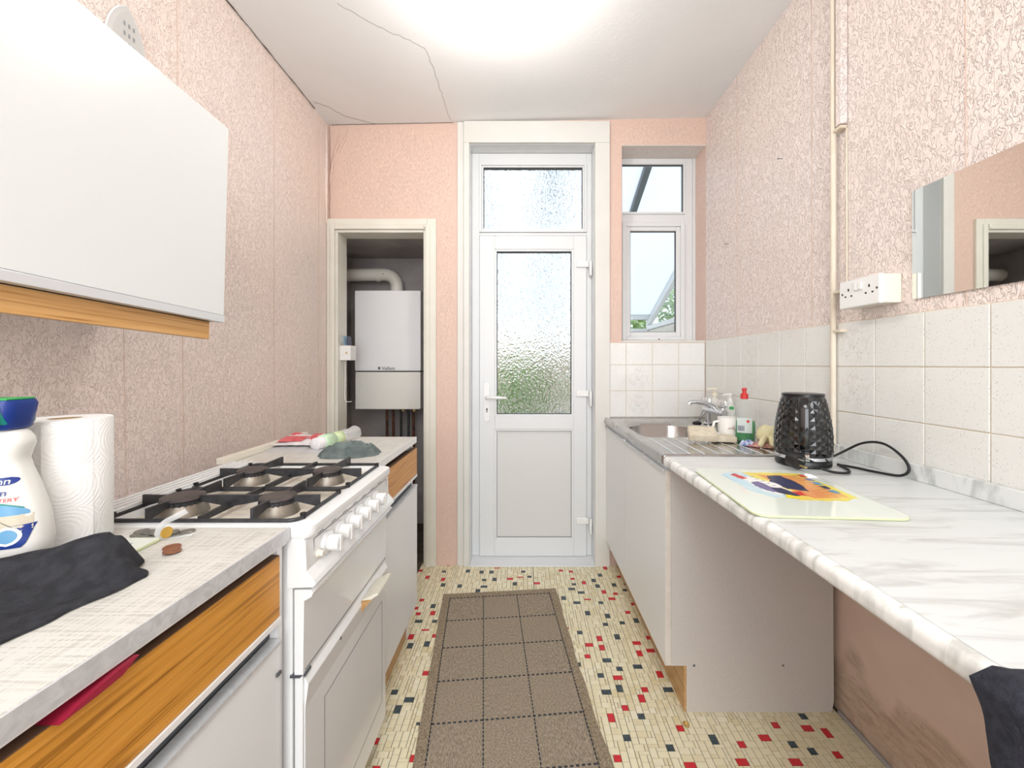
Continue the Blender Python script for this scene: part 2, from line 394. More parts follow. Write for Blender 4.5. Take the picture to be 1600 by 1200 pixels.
# ------------------------------------------------------------------ room shell
XL, XR, YB, YR = -1.15, 1.071, 2.405, -2.6
def ceil_z(x): return 2.585 + (x - XL) / (XR - XL) * .043
b = B()
for a in [(-1.14 - .35, -1.086, 0, 2.7), (-1.086, -.584, 1.951, 2.7), (-.584, -.316, 0, 2.7), (-.316, .417, 2.472, 2.7), (.417, .5771, 0, 2.7), (.5771, XR + .1, 0, 1.308), (.5771, XR + .1, 2.468, 2.7), (XR, XR + .1, 1.308, 2.468)]:
    d = YB + .11 if a[1] < -.5 else YB + .25
    b.box(a[0], a[1], YB, d, a[2], a[3])
wb = struct('wall_back', b, 'paper_back')
b = B().box(XL - .15, XL, YR - .2, YB, 0, 2.7); wl = struct('wall_left', b, 'paper_left')
b = B().box(XR, XR + .2, YR - .2, YB, 0, 2.7); wr = struct('wall_right', b, 'paper_right')
b = B().box(XR, XR + .1, YB - .001, YB + .25, 1.309, 2.467)
struct('trim_1', B().box(.5775, XR, YB + .0005, YB + .15, 2.464, 2.4685), 'reveal_paper')
# rear wall behind the camera, with an opening added for the unseen fill light
b = B()
for a in [(XL, -.95, 0, 2.7), (.95, XR, 0, 2.7), (-.95, .95, 0, .45), (-.95, .95, 2.52, 2.7)]: b.box(a[0], a[1], YR - .15, YR, a[2], a[3])
struct('wall_rear', b, 'paper_back')
# ceiling, slightly out of level from side to side
b = B(); za, zb = ceil_z(XL - .3), ceil_z(XR + .3)
x0, x1 = XL - .3, XR + .3
b.faces([(x0, YR - .2, za), (x1, YR - .2, zb), (x1, YB + .25, zb), (x0, YB + .25, za), (x0, YR - .2, 2.85), (x1, YR - .2, 2.85), (x1, YB + .25, 2.85), (x0, YB + .25, 2.85)],
        [(0, 1, 2, 3), (7, 6, 5, 4), (0, 4, 5, 1), (1, 5, 6, 2), (2, 6, 7, 3), (3, 7, 4, 0)])
ce = struct('ceiling', b, 'ceiling')
def onceil(px, py):
    z = 2.6
    for _ in range(4):
        Y = 640 * (z - CAMZ) / (570 - py); z = ceil_z((px - 818) / 640 * Y) - .0002
    return P(px, py, Y)
def wiggle(pts, amp, sub=6, seed=1):
    q = []; rr = random.Random(seed)
    for i in range(len(pts) - 1):
        for k in range(sub):
            t = k / sub; p = pts[i].lerp(pts[i + 1], t)
            if k or i: p = p + Vector((rr.uniform(-amp, amp), rr.uniform(-amp, amp), 0))
            q.append(p)
    q.append(pts[-1]); return q
for nm, pts, r_, am in (('crack', [(527, 5), (590, 42), (640, 63), (664, 76), (676, 105), (690, 145), (700, 178), (704, 188)], .0007, .004),
                        ('crack', [(491, 159), (512, 167), (540, 182), (588, 194)], .0010, .004)):
    ob(nm, B().tube(wiggle([onceil(*p) for p in pts], am), r_, 5), 'crack', ce)
pts = []
for k in range(60):
    y = .75 + 1.5 * k / 59; pts.append(Vector((XL + .004 + .006 * abs(noise.noise(Vector((y * 9, 0, 0)))), y, ceil_z(XL) - .001)))
ob('crack', B().tube(pts, [.0028 * (.45 + abs(noise.noise(Vector((p.y * 14, 3, 0)))) * 1.6) for p in pts], 5), 'crack', ce)
pts = [Vector((x, YB - .002, ceil_z(x) - .0015)) for x in [XL + .02 + k * .04 for k in range(19)]]
ob('crack', B().tube(wiggle(pts, .001, 2), .0012, 5), 'crack', ce)
# wallpaper joints (paper drops), slim raised laps
def lap(wall, x, y, z0, z1, lean=0):
    s = 1 if wall is wl else -1
    ob('paper_joint', B().tube([(x, y, z0), (x, y + lean * .5, (z0 + z1) / 2), (x, y + lean, z1)], .0009, 5), 'seam', wall)
for y, z0, z1, ln in ((1.185, .6, 2.585, -.02), (1.389, .6, 1.4, -.01), (1.37, 1.4, 2.585, -.015), (1.887, .6, 2.585, .0), (2.30, .6, 2.585, 0), (.65, .6, 2.585, 0)):
    lap(wl, XL + .0004, y, z0, z1, ln)
for y in (.99, 1.52, 2.05, .46): lap(wr, XR - .0004, y, 1.32, ceil_z(XR), .004)
ob('paper_joint', B().tube([P(648, 197, YB), P(648, 230, YB)], .0008, 5), 'seam', wb)
# puckered paper in the left back corner
for x0_, bow, z0_ in ((-1.135, .035, 2.18), (-1.11, .05, 2.3)):
    pts = [Vector((x0_ + bow * math.sin(t * PI * .5) ** 3 * 1.6, YB - .001, z0_ + (ceil_z(XL) - .01 - z0_) * t)) for t in [k / 10 for k in range(11)]]
    ob('paper_pucker', B().tube(pts, [.002 + .006 * math.sin(PI * k / 10) for k in range(11)], 8), 'paper_back', wb, smooth=60)
ob('paper_pucker', B().tube([(XL + .004, YB - .02, 2.0), (XL + .006, YB - .03, 2.3), (XL + .003, YB - .02, 2.58)], [.004, .011, .003], 8), 'paper_left', wl, smooth=60)
ob('crack', B().tube(wiggle([P(514, 196, YB - .004) + Vector((.003, 0, 0)), P(516, 270, YB - .004), P(515, 345, YB - .004)], .0015, 8), .001, 5), 'crack', wl)
# floor: dark joints with a mosaic of small pieces on top
fl = struct('floor', B().box(XL - .35, XR + .1, YR - .2, 3.1, -.12, -.0015), 'floor_grout')
CELL = .0113
gx0, gx1, gy0, gy1 = -.60, 1.071, .92, 2.44
NX = int((gx1 - gx0) / CELL); NY = int((gy1 - gy0) / CELL)
used = [[False] * NY for _ in range(NX)]; pieces = []
rr = random.Random(3)
marks = {}
def near_mark(x, y, d=.05):
    a, c_ = int(x / d), int(y / d)
    return any(math.hypot(x - q[0], y - q[1]) < d for i in (-1, 0, 1) for j in (-1, 0, 1) for q in marks.get((a + i, c_ + j), []))
for j in range(NY):
    for i in range(NX):
        if used[i][j]: continue
        cand = [(3, 2)] * 5 + [(2, 3)] * 4 + [(2, 2)] * 5 + [(3, 1)] * 1 + [(1, 2)] * 1 + [(2, 1)] * 1
        rr.shuffle(cand)
        for wn, hn in cand + [(2, 1), (1, 2), (1, 1)]:
            if i + wn <= NX and j + hn <= NY and not any(used[i + a][j + c_] for a in range(wn) for c_ in range(hn)): break
        for a in range(wn):
            for c_ in range(hn): used[i + a][j + c_] = True
        x, y = gx0 + i * CELL, gy0 + j * CELL
        k = rr.choice((0, 1, 1, 2, 0))
        if wn * hn >= 3 and rr.random() < .16 and not near_mark(x, y, .05):
            k = rr.choice((3, 4)); marks.setdefault((int(x / .05), int(y / .05)), []).append((x, y))
        pieces.append((x, y, wn, hn, k))
def mos_bm(w_, h_, top=.0):
    g = .0007; x0, x1, y0, y1 = g, w_ * CELL - g, g, h_ * CELL - g; e = .0006
    return [(x0, y0, -.0015), (x1, y0, -.0015), (x1, y1, -.0015), (x0, y1, -.0015), (x0 + e, y0 + e, top), (x1 - e, y0 + e, top), (x1 - e, y1 - e, top), (x0 + e, y1 - e, top)]
FS = [(4, 5, 6, 7), (0, 1, 5, 4), (1, 2, 6, 5), (2, 3, 7, 6), (3, 0, 4, 7)]
# the pieces nearest to the viewer in open floor are single parts, the rest one
def openfloor(p):
    x, y = p[0], p[1]
    if y < 1.17: return False
    rugl = -.312 - (y - 1.2) * .109; rugr = .243 - (y - 1.2) * .079
    if rugl - .02 < x < rugr: return False
    if x < -.45: return False
    if y > 1.39 and x > .5: return False
    px = 818 + 640 * x / y; return 560 < px < 1400
singles = sorted([p for p in pieces if openfloor(p)], key=lambda p: p[1])[:290]
ss = set(id(p) for p in singles); mesh_cache = {}
for p in singles:
    key = p[2:5]
    if key not in mesh_cache:
        me = bpy.data.meshes.new('mosaic_piece'); me.from_pydata(mos_bm(p[2], p[3], .0004), [], FS); me.materials.append(MOS[p[4]].m); mesh_cache[key] = me
    o = bpy.data.objects.new('mosaic_piece', mesh_cache[key]); C.objects.link(o); o.parent = fl; o.location = (p[0], p[1], 0)
vs, fs, mi = [], [], []
for p in pieces:
    if id(p) in ss: continue
    n0 = len(vs); h = rr.uniform(0, .0004)
    vs += [(a + p[0], c_ + p[1], z) for a, c_, z in mos_bm(p[2], p[3], h)]
    fs += [tuple(q + n0 for q in f) for f in FS]; mi += [p[4]] * 5
me = bpy.data.meshes.new('mosaic_pieces'); me.from_pydata(vs, [], fs)
for mm in MOS: me.materials.append(mm.m)
me.polygons.foreach_set('material_index', mi)
o = bpy.data.objects.new('mosaic_field', me); C.objects.link(o); o.parent = fl; o['kind'] = 'stuff'
ob('sheet_joint', B().box(.0535, .0565, 1.3, 2.4, .0002, .0012), 'dark_gap', fl)
struct('trim_2', B().box(XR - .012, XR, .3, 1.384, 0, .012, .003), 'cup_wall')
# ------------------------------------------------------------------ boiler cupboard
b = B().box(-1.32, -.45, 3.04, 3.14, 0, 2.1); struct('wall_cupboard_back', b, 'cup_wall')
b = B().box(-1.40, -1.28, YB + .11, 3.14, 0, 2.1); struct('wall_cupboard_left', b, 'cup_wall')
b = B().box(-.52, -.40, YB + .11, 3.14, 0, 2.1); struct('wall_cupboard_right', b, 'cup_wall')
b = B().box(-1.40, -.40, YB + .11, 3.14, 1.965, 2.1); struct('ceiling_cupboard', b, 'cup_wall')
# casing of the cupboard opening
def frame_u(b, xo0, xi0, xi1, xo1, zi, zo, y0, y1, bv=.003):
    b.box(xo0, xi0, y0, y1, 0, zo, bv); b.box(xi1, xo1, y0, y1, 0, zo, bv); b.box(xi0 + .0005, xi1 - .0005, y0, y1, zi, zo, bv)
dc = thing('door_casing', 'cream moulded casing around the boiler cupboard opening', 'casing', (-.835, YB, 0))
b = B(); frame_u(b, -1.148, -1.108, -.562, -.51, 1.975, 2.03, YB - .018, YB); ob('architrave', b, 'casing', dc)
b = B(); frame_u(b, -1.125, -1.1, -.572, -.545, 1.966, 1.996, YB - .026, YB - .018, .003); ob('moulding', b, 'casing', dc)
b = B(); frame_u(b, -1.108, -1.0855, -.5845, -.562, 1.9505, 1.975, YB - .012, YB + .112, .002); ob('lining', b, 'casing', dc)
ob('hinge', B().lathe([(.006, -.01), (.006, .01)], (-.575, YB - .03, 1.985), 10), 'casing', dc)
ob('hinge', B().lathe([(.004, 0), (.004, .05)], (-.579, YB - .006, 1.62), 8), 'gasket', dc)
# ------------------------------------------------------------------ door surround
ds = thing('door_surround', 'tall cream surround boards around the white back door', 'casing', (.05, YB, 0))
def zt(x): return ceil_z(x) - .002
b = B().box(-.3495, -.3165, YB - .02, YB + .1, 0, 2.472, .003).box(.4175, .5035, YB - .02, YB, 0, 2.472, .003).box(-.3495, .5035, YB - .0205, YB, 2.4725, zt(-.35), .003)
ob('board', b, 'gloss', ds)
ob('edge_strip', B().box(-.388, -.3505, YB - .012, YB, 0, zt(-.39), .004), 'gloss', ds)
b = B().box(-.3165, -.3155, YB - .001, YB + .1, 0, 2.471).box(.4165, .4175, YB - .001, YB + .1, 0, 2.471).box(-.316, .417, YB - .001, YB + .1, 2.471, 2.4725)
ob('reveal_lining', b, 'upvc', ds)
# ------------------------------------------------------------------ back door (uPVC)
YD = YB + .10
def rim(b, x0, x1, z0, z1, wd, y0, y1, bv=.002):
    """picture-frame mouldings, outer rect given, width wd"""
    b.box(x0, x0 + wd, y0, y1, z0, z1, bv); b.box(x1 - wd, x1, y0, y1, z0, z1, bv)
    b.box(x0 + wd, x1 - wd, y0, y1, z0, z0 + wd, bv); b.box(x0 + wd, x1 - wd, y0, y1, z1 - wd, z1, bv)
d1 = struct('door_1', B().box(-.3155, -.27, YD, YD + .07, .012, 2.47, .002).box(.386, .4165, YD, YD + .07, .012, 2.47, .002)
            .box(-.27, .386, YD, YD + .07, 2.41, 2.47, .002).box(-.27, .386, YD, YD + .07, 1.968, 1.985, .002), 'upvc')
d1['label'] = 'white plastic back door with obscured glass panes'
b = B(); rim(b, -.2695, .3855, 1.986, 2.409, .014, YD - .010, YD + .05); ob('transom_bead', b, 'upvc', d1)
b = B(); rim(b, -.2555, .3715, 2.000, 2.395, .010, YD - .001, YD + .045); ob('transom_bead', b, 'upvc', d1)
b = B(); rim(b, -.2455, .3615, 2.002, 2.385, .003, YD + .006, YD + .03, 0); ob('gasket', b, 'gasket', d1)
ob('transom_glass', B().box(-.2452, .3612, YD + .02, YD + .028, 2.003, 2.384), 'obscure', d1)
YL = YD - .014
b = B().box(-.268, -.175, YL, YD + .06, .0125, 1.963, .003).box(.304, .3836, YL, YD + .06, .0125, 1.963, .003) \
    .box(-.175, .304, YL, YD + .06, .0125, .112, .003).box(-.175, .304, YL, YD + .06, .785, .864, .003).box(-.175, .304, YL, YD + .06, 1.88, 1.963, .003)
leaf = ob('door_leaf', b, 'upvc', d1)
b = B(); rim(b, -.1755, .3045, .8635, 1.8805, .012, YL + .004, YD + .04); ob('glazing_bead', b, 'upvc', leaf)
b = B(); rim(b, -.1635, .2925, .8755, 1.8685, .003, YL + .012, YD + .03, 0); ob('gasket', b, 'gasket', leaf)
ob('door_glass', B().box(-.163, .292, YD + .012, YD + .02, .876, 1.868), 'obscure', leaf)
b = B(); rim(b, -.1755, .3045, .1115, .7855, .012, YL + .004, YD + .03); ob('panel_bead', b, 'upvc', leaf)
b = B(); rim(b, -.1637, .2927, .1233, .7737, .002, YL + .012, YD + .02, 0); ob('gasket', b, 'gasket', leaf)
ob('door_panel', B().box(-.162, .291, YD + .002, YD + .02, .125, .772), 'upvc_panel', leaf)
for z in (1.764, .979, .206):
    b = B().box(.319, .395, YL - .012, YL, z + .005, z + .043, .004).box(.397, .4145, YL - .022, YL, z - .047, z + .04, .004)
    h = ob('hinge', b, 'white_plastic', d1); ob('hinge_pin', B().lathe([(.007, 0), (.0075, .002), (.0075, .05), (.006, .055)], (.4055, YL - .024, z - .05), 12), 'white_plastic', h, smooth=40)
hd = ob('door_handle', B().prism([(p[0], YL, p[1]) for p in [(q[0], q[1]) for q in rrect(-.239, -.2055, .8365, 1.071, 0, .014)]], (0, -.009, 0)), 'white_plastic', d1, smooth=40)
ob('lever', B().tube([(-.222, YL - .008, .981), (-.222, YL - .04, .981), (-.21, YL - .052, .981), (-.15, YL - .054, .981), (-.102, YL - .050, .979)], [.010, .010, .010, .0095, .007], 12), 'white_plastic', hd, smooth=60)
ob('keyhole', B().lathe([(.0055, 0), (.0055, .002)], (-.222, YL - .011, .908), 14, axis='Y').box(-.2245, -.2195, YL - .011, YL - .009, .888, .906), 'gasket', hd)
for z in (.865, 1.052): ob('screw', B().lathe([(.0028, 0), (.0028, .0015)], (-.222, YL - .0105, z), 10, axis='Y'), 'alu', hd)
struct('trim_3', B().prism([(-.3155, YB - .02, .0), (-.3155, YB - .02, .006), (-.3155, YD + .02, .012), (-.3155, YD + .02, 0)], (.732, 0, 0)), 'upvc')
ob('trim_rib', B().box(-.3155, .4165, YB - .022, YB - .012, .0, .0085, .002), 'upvc', bpy.data.objects['trim_3'])
# ------------------------------------------------------------------ window
YW = YB + .15
w1 = struct('window_1', B().box(.5775, .613, YW, YW + .06, 1.321, 2.464, .002).box(1.003, 1.054, YW, YW + .06, 1.321, 2.464, .002)
            .box(.613, 1.003, YW, YW + .06, 2.440, 2.464, .002).box(.613, 1.003, YW, YW + .06, 2.063, 2.115, .002).box(.613, 1.003, YW, YW + .06, 1.321, 1.328, .002), 'upvc')
w1['label'] = 'small white plastic window above the tiles beside the back door'
b = B(); rim(b, .6, 1.0095, 2.1155, 2.4395, .0135, YW - .006, YW + .03); ob('glazing_bead', b, 'upvc', w1)
b = B(); rim(b, .6135, .9960, 2.129, 2.4262, .003, YW + .004, YW + .02, 0); ob('gasket', b, 'gasket', w1)
ob('pane', B().box(.614, .9955, YW + .012, YW + .018, 2.1295, 2.4257), 'clear', w1)
sa = B(); rim(sa, .6135, 1.0025, 1.3285, 2.0625, .026, YW - .014, YW + .04, .003); sash = ob('sash', sa, 'upvc', w1)
b = B(); rim(b, .6395, .9765, 1.3545, 2.0365, .026, YW - .006, YW + .03, .003); ob('glazing_bead', b, 'upvc', sash)
b = B(); rim(b, .6655, .9505, 1.3805, 2.0105, .003, YW + .002, YW + .02, 0); ob('gasket', b, 'gasket', sash)
ob('pane', B().box(.666, .950, YW + .008, YW + .014, 1.381, 2.010), 'clear', sash)
ob('latch_pin', B().lathe([(.004, 0), (.004, .004)], (.84, YW - .018, 1.336), 10, axis='Y'), 'gasket', w1)
struct('trim_4', B().box(1.055, XR - .0005, YW - .004, YW + .06, 1.3085, 2.463), 'upvc')
struct('trim_5', B().box(.578, XR - .0005, YB + .001, YW + .06, 1.3085, 1.3200, .002), 'gloss')
# ------------------------------------------------------------------ wall tiles
TS = .1535
def tile_mesh(w_, h_, t, floral):
    b = B().box(-w_ / 2, w_ / 2, -t, 0, -h_ / 2, h_ / 2, .0016, 2)
    bm = b.b; bmesh.ops.recalc_face_normals(bm, faces=bm.faces); me = bpy.data.meshes.new('tile'); bm.to_mesh(me); bm.free()
    me.materials.append(M['tile_floral' if floral else 'tile'].m); return me
cache = {}
def put_tile(wall, x0, x1, z0, z1, floral, side):
    g = .0014; key = (round(x1 - x0, 3), round(z1 - z0, 3), floral)
    if key not in cache: cache[key] = tile_mesh(x1 - x0 - 2 * g, z1 - z0 - 2 * g, .006, floral)
    o = bpy.data.objects.new('tile', cache[key]); C.objects.link(o); o.parent = wall
    if side == 'back': o.location = ((x0 + x1) / 2, YB, (z0 + z1) / 2)
    else: o.location = (XR, (x0 + x1) / 2, (z0 + z1) / 2); o.rotation_euler = (0, 0, -PI / 2)
zr = [.865, 1.0205, 1.171, 1.318]; 
zb_ = [.8705, 1.0245, 1.177, 1.306]
xs = [.5045, .601, .7545, .908, 1.063]
for c in range(4):
    for r_ in range(3): put_tile(wb, xs[c], xs[c + 1], zb_[r_], zb_[r_ + 1], c == 1 and r_ < 2, 'back')
ob('grout', B().box(.5045, 1.0645, YB - .0036, YB, .8705, 1.3065), 'grout', wb)
ys = [1.242 + TS * k for k in range(-8, 8)]; ys[-1] = YB - .0065
for k in range(len(ys) - 1):
    for r_ in range(3):
        fl_ = (abs(ys[k] - 1.856) < .01 and r_ > 0) or (abs(ys[k] - 1.242) < .01 and r_ > 0)
        put_tile(wr, ys[k], ys[k + 1], zr[r_], zr[r_ + 1], fl_, 'right')
ob('grout', B().box(XR - .0036, XR, ys[0], YB - .0065, .865, 1.3185), 'grout', wr)

# ------------------------------------------------------------------ left wall cupboard (hung crooked)
wc = thing('wall_cupboard', 'white hinged wall cupboard with teak rail, hung above the left worktop', 'cupboard', (XL, 1.14, 1.833), local=True, rotx=R(-2.05))
# local: x from wall 0..; y back towards camera negative; z 0 top
D_ = .33
def lb(x0, x1, y0, y1, z0, z1, bv=.001): return B().box(x0, x1, y0, y1, z0, z1, bv)
ob('carcass', lb(0.004, D_ - .02, -1.0, -.006, -.52, -.002), 'white_lam', wc)
ob('door', lb(D_ - .018, D_, -1.0, 0, -.522, 0, .0015), Mat('white_laminate_dimmed', (228, 231, 230), .3), wc)  # same white laminate, colour dimmed to offset strong light on this door
M['satin'] = Mat('satin_aluminium', (226, 228, 230), .3, .35)
ob('handle_rail', lb(D_ - .018, D_ + .002, -1.0, 0, -.541, -.5225, .001), 'satin', wc)
ob('rail_line', lb(D_ - .017, D_ + .0006, -1.0, -.0005, -.5235, -.522, 0), 'alu_dark', wc)
ob('handle_grey_channel', lb(D_ - .05, D_ - .019, -1.0, -.01, -.541, -.521, 0), 'alu_dark', wc)  # dark grey channel behind the handle rail
ob('light_pelmet', lb(D_ - .04, D_ - .022, -1.0, -.022, -.588, -.542, .001), 'rail', wc)
# iron-shaped tray standing on it
it = thing('iron_tray', 'frosted plastic iron-shaped tray on the wall above the wall cupboard', 'tray', (XL, 1.18, 1.93))
def iron_ring(s, x, oz):
    L = [((.064 * s) * (1 - (k / 12) ** 3.6) ** .8 + .0, .05 + .235 * s * k / 12) for k in range(13)]
    right = [(.045 * s, 0.0), (.060 * s, .02)] + L
    return [(x, 1.182 + y, 1.928 + z + oz) for y, z in right + [(-a, c_) for a, c_ in right[::-1][1:]]]
r1 = iron_ring(1, XL + .003, 0); r2 = iron_ring(.84, XL + .012, .022)
ob('plate', B().rings([iron_ring(1, XL + .001, 0), r1, r2]), 'iron_plastic', it)
ob('lip', B().tube(r1, .0028, 6, closed=True), 'white_plastic', it, smooth=60)
for k in range(9): ob('print_mark', B().box(XL + .0122, XL + .0126, 1.165 + .014 * (k % 3), 1.171 + .014 * (k % 3), 2.09 + .028 * (k // 3), 2.102 + .028 * (k // 3)), 'grey_panel', it)

# ------------------------------------------------------------------ near left base unit + worktop
def slab_prism(b, pts, z0, z1): return b.prism([(x, y, z0) for x, y in pts], (0, 0, z1 - z0))
t = thing('base_unit', 'teak fronted white base unit in the near left foreground', 'cabinet', (-.7, .3, 0))
RX = lambda y: -.452 + (y - .79) * .03   # slightly askew front
def strip(b, y0, y1, dx0, dx1, z0, z1):
    return b.faces([(RX(y0) + dx0, y0, z0), (RX(y0) + dx1, y0, z0), (RX(y1) + dx1, y1, z0), (RX(y1) + dx0, y1, z0), (RX(y0) + dx0, y0, z1), (RX(y0) + dx1, y0, z1), (RX(y1) + dx1, y1, z1), (RX(y1) + dx0, y1, z1)],
                   [(0, 3, 2, 1), (4, 5, 6, 7), (0, 1, 5, 4), (1, 2, 6, 5), (2, 3, 7, 6), (3, 0, 4, 7)])
b = strip(B(), -.6, .773, -.47, -.035, .10, .62); strip(b, .773, .787, -.47, -.012, .0, .832); strip(b, -.6, .773, -.47, -.45, .62, .832); strip(b, -.6, .773, -.47, -.04, .62, .66)
ob('carcass', b, 'white_lam', t)
dr = ob('drawer', strip(B(), -.6, .77, -.022, -.006, .705, .818), 'teak', t)
ob('drawer_top_edge', strip(B(), -.6, .77, -.024, -.0065, .8182, .8195), 'teak_edge', dr)
ob('drawer_box', strip(B(), -.58, .76, -.4, -.0245, .72, .806), 'teak_edge', dr)
ob('rail_strip', strip(B(), -.6, .772, -.024, -.003, .694, .7035), 'white_plastic', t)
ob('handle_channel', strip(B(), -.6, .772, -.040, -.026, .662, .7035), 'alu_dark', t)
dd = ob('door', strip(B(), -.6, .768, -.022, -.004, .10, .655), 'white_lam', t)
ob('door_rail', strip(B(), -.6, .768, -.024, -.001, .6555, .6625), 'alu', dd)
ob('catch', strip(B(), .755, .767, -.004, .0, .60, .606), 'gasket', dd)
ob('plinth', strip(B(), -.6, .775, -.07, -.055, 0, .0995), 'plinth', t)
wt = thing('worktop', 'pale linen laminate worktop with metal edge, near left foreground', 'worktop', (-.7, .3, .84))
ob('top', strip(B(), -.62, .79, -.49, -.002, .8395, .863), 'linen', wt)
ob('metal_edge', strip(B(), -.62, .791, -.0018, .0012, .8390, .8635), 'alu', wt)
ob('under_edge', strip(B(), -.62, .788, -.03, -.004, .833, .839), 'white_plastic', wt)
rb = B().prism([(-.459, .405, .8205), (-.4585, .44, .8205), (-.4575, .468, .8225), (-.4575, .488, .832), (-.4577, .465, .8318), (-.459, .425, .827)], (-.03, 0, 0))
tag(ob('plastic_bag', rb, Mat('crimson_film', (150, 30, 56), .35), origin=(-.46, .45, .826)), 'dark red bag corner poking out above the foreground teak drawer', 'bag')

# ------------------------------------------------------------------ gas cooker
SY0, SY1 = .797, 1.280
st = thing('gas_cooker', 'white freestanding gas cooker with four burners between the left worktops', 'cooker', (-.68, 1.04, 0))
ob('body', B().box(-.93, -.452, SY0 + .004, SY1 - .004, .05, .835, .003), 'enamel', st)
ob('front_gap', B().box(-.4518, -.4475, SY0 + .02, SY1 - .006, .08, .74), 'dark_gap', st)
b = B().rings([rrect(-.905, -.415, SY0, SY1, .838, .02), rrect(-.909, -.411, SY0 - .003, SY1 + .001, .846, .022), rrect(-.907, -.413, SY0 - .002, SY1, .860, .022), rrect(-.895, -.425, SY0 + .01, SY1 - .01, .866, .018),
               rrect(-.828, -.447, SY0 + .022, SY1 - .022, .866, .014), rrect(-.822, -.453, SY0 + .028, SY1 - .028, .852, .012)])
hob = ob('hob', b, 'enamel', st, smooth=50)
ob('hob_well', B().prism(rrect(-.82, -.455, SY0 + .030, SY1 - .030, .8522, .012), (0, 0, .0008)), 'enamel_hob', hob)
b = B().box(-.905, -.83, SY0 + .004, SY1 - .004, .8655, .874, .003)
vt = ob('vent_strip', b, 'enamel', st)
for k in range(4): ob('vent_rib', B().box(-.898 + k * .018, -.889 + k * .018, SY0 + .015, SY1 - .015, .8738, .880, .002), 'enamel', vt)
for k in range(3): ob('vent_slot', B().box(-.8875 + k * .018, -.8815 + k * .018, SY0 + .03, SY1 - .03, .8738, .8748), 'gasket', vt)
BX = (-.537, -.745); BY = (.897, 1.125)
for bx_ in BX:
    for by_ in BY:
        s = 1.12 if (bx_ == BX[1] and by_ == BY[0]) else 1.0
        bn = ob('burner', B().lathe([(.043 * s, 0), (.042 * s, .004), (.038 * s, .018), (.035 * s, .024)], (bx_, by_, .8528), 28), 'burner_base', st, smooth=40)
        cr = B().lathe([(.033 * s, 0), (.0345 * s, .002), (.0345 * s, .007), (.033 * s, .008)], (bx_, by_, .8766), 32); 
        for k in range(24):
            a = 2 * PI * k / 24; cr.box(-.0022, .0022, -.0022, .0022, 0, .006, 0, mat=Matrix.Translation((bx_ + .0355 * s * math.cos(a), by_ + .0355 * s * math.sin(a), .8768)) @ Matrix.Rotation(a, 4, 'Z'))
        ob('flame_ring', cr, 'iron', bn)
        ob('burner_cap', B().lathe([(.034 * s, 0), (.0365 * s, .002), (.036 * s, .006), (.030 * s, .008), (.001, .0085)], (bx_, by_, .8846), 32), 'burner_cap', bn, smooth=40)
# pan supports: one near pair, one far pair, and one spark of enamel between
def pan_support(label, y0, y1, yb):
    s_ = ob('pan_support', B().tube(rrect(-.832, -.446, y0, y1, .8695, .02, 5), .0042, 8, closed=True).bar((-.64, y0, .866), (-.64, y1, .866), .008, .012), 'iron', st, smooth=60)
    s_['label'] = label
    def finger(p, q, h0=.026, h1=.012):
        f = B().bar((p[0], p[1], .867), (q[0], q[1], .880), .006, h0, h1)
        ob('support_finger', f, 'iron', s_)
    for bx_ in BX:
        finger((bx_, y0, 0), (bx_, yb - .034, 0)); finger((bx_, y1, 0), (bx_, yb + .034, 0))
        finger((-.832 if bx_ < -.64 else -.446, yb, 0), (bx_ + (-.036 if bx_ < -.64 else .036), yb, 0))
        finger((-.64, yb, 0), (bx_ + (.036 if bx_ < -.64 else -.036), yb, 0))
    for x_ in (-.832, -.446):
        for y_ in (y0 + .02, y1 - .02): ob('rubber_foot', B().lathe([(.005, 0), (.006, .012)], (x_, y_, .866), 8), 'rubber', s_)
pan_support('black pan support over the nearer two burners', SY0 + .012, 1.008, BY[0])
pan_support('black pan support over the farther two burners', 1.020, SY1 - .014, BY[1])
# control panel (profile extruded along Y)
prof = [(-.46, .838), (-.428, .838), (-.424, .832), (-.422, .775), (-.408, .758), (-.404, .750), (-.410, .744), (-.46, .742)]
cp = ob('control_panel', B().prism([(x, SY0, z) for x, z in prof], (0, SY1 - SY0, 0)), 'enamel', st)
def line_rect(b, x, y0, y1, z0, z1, wd=.0012, xo=.0008):
    b.box(x, x + xo, y0, y1, z0, z0 + wd); b.box(x, x + xo, y0, y1, z1 - wd, z1); b.box(x, x + xo, y0, y0 + wd, z0, z1); b.box(x, x + xo, y1 - wd, y1, z0, z1); return b
lr = B()
line_rect(lr, -.4237, .827, 1.262, .777, .826)
ob('panel_line', lr, 'ink', cp)
mk = B()
for k in range(7):
    y = .845 + k * .058
    for q in range(5): mk.box(-.4238, -.4230, y + q * .0045, y + q * .0045 + .002, .8285 + (q % 2) * .0015, .8315)
    mk.box(-.4226, -.4219, y + .028, y + .034, .7715, .7745)
ob('panel_marks', mk, 'ink', cp, kind='stuff')
for k in range(6):
    y = .878 + k * .0565; z = .797
    kn = ob('knob', B().lathe([(.024, 0), (.025, .003), (.0235, .007), (.018, .009)], (-.4235, y, z), 28, axis='X'), 'enamel', st, smooth=40)
    g = B().lathe([(.0165, .008), (.0165, .022), (.0155, .031), (.010, .0325)], (-.4235, y, z), 20, axis='X')
    ob('knob_cap', g, 'white_plastic', kn, smooth=40)
    ob('knob_grip', B().box(-.4155, -.3895, y - .0045, y + .0045, z - .0165, z + .0165, .002), 'white_plastic', kn)
ob('ignition_button', B().lathe([(.008, 0), (.008, .005), (.006, .006), (.006, .012), (.005, .013)], (-.4235, .842, .790), 16, axis='X'), 'cream_plastic', st, smooth=40)
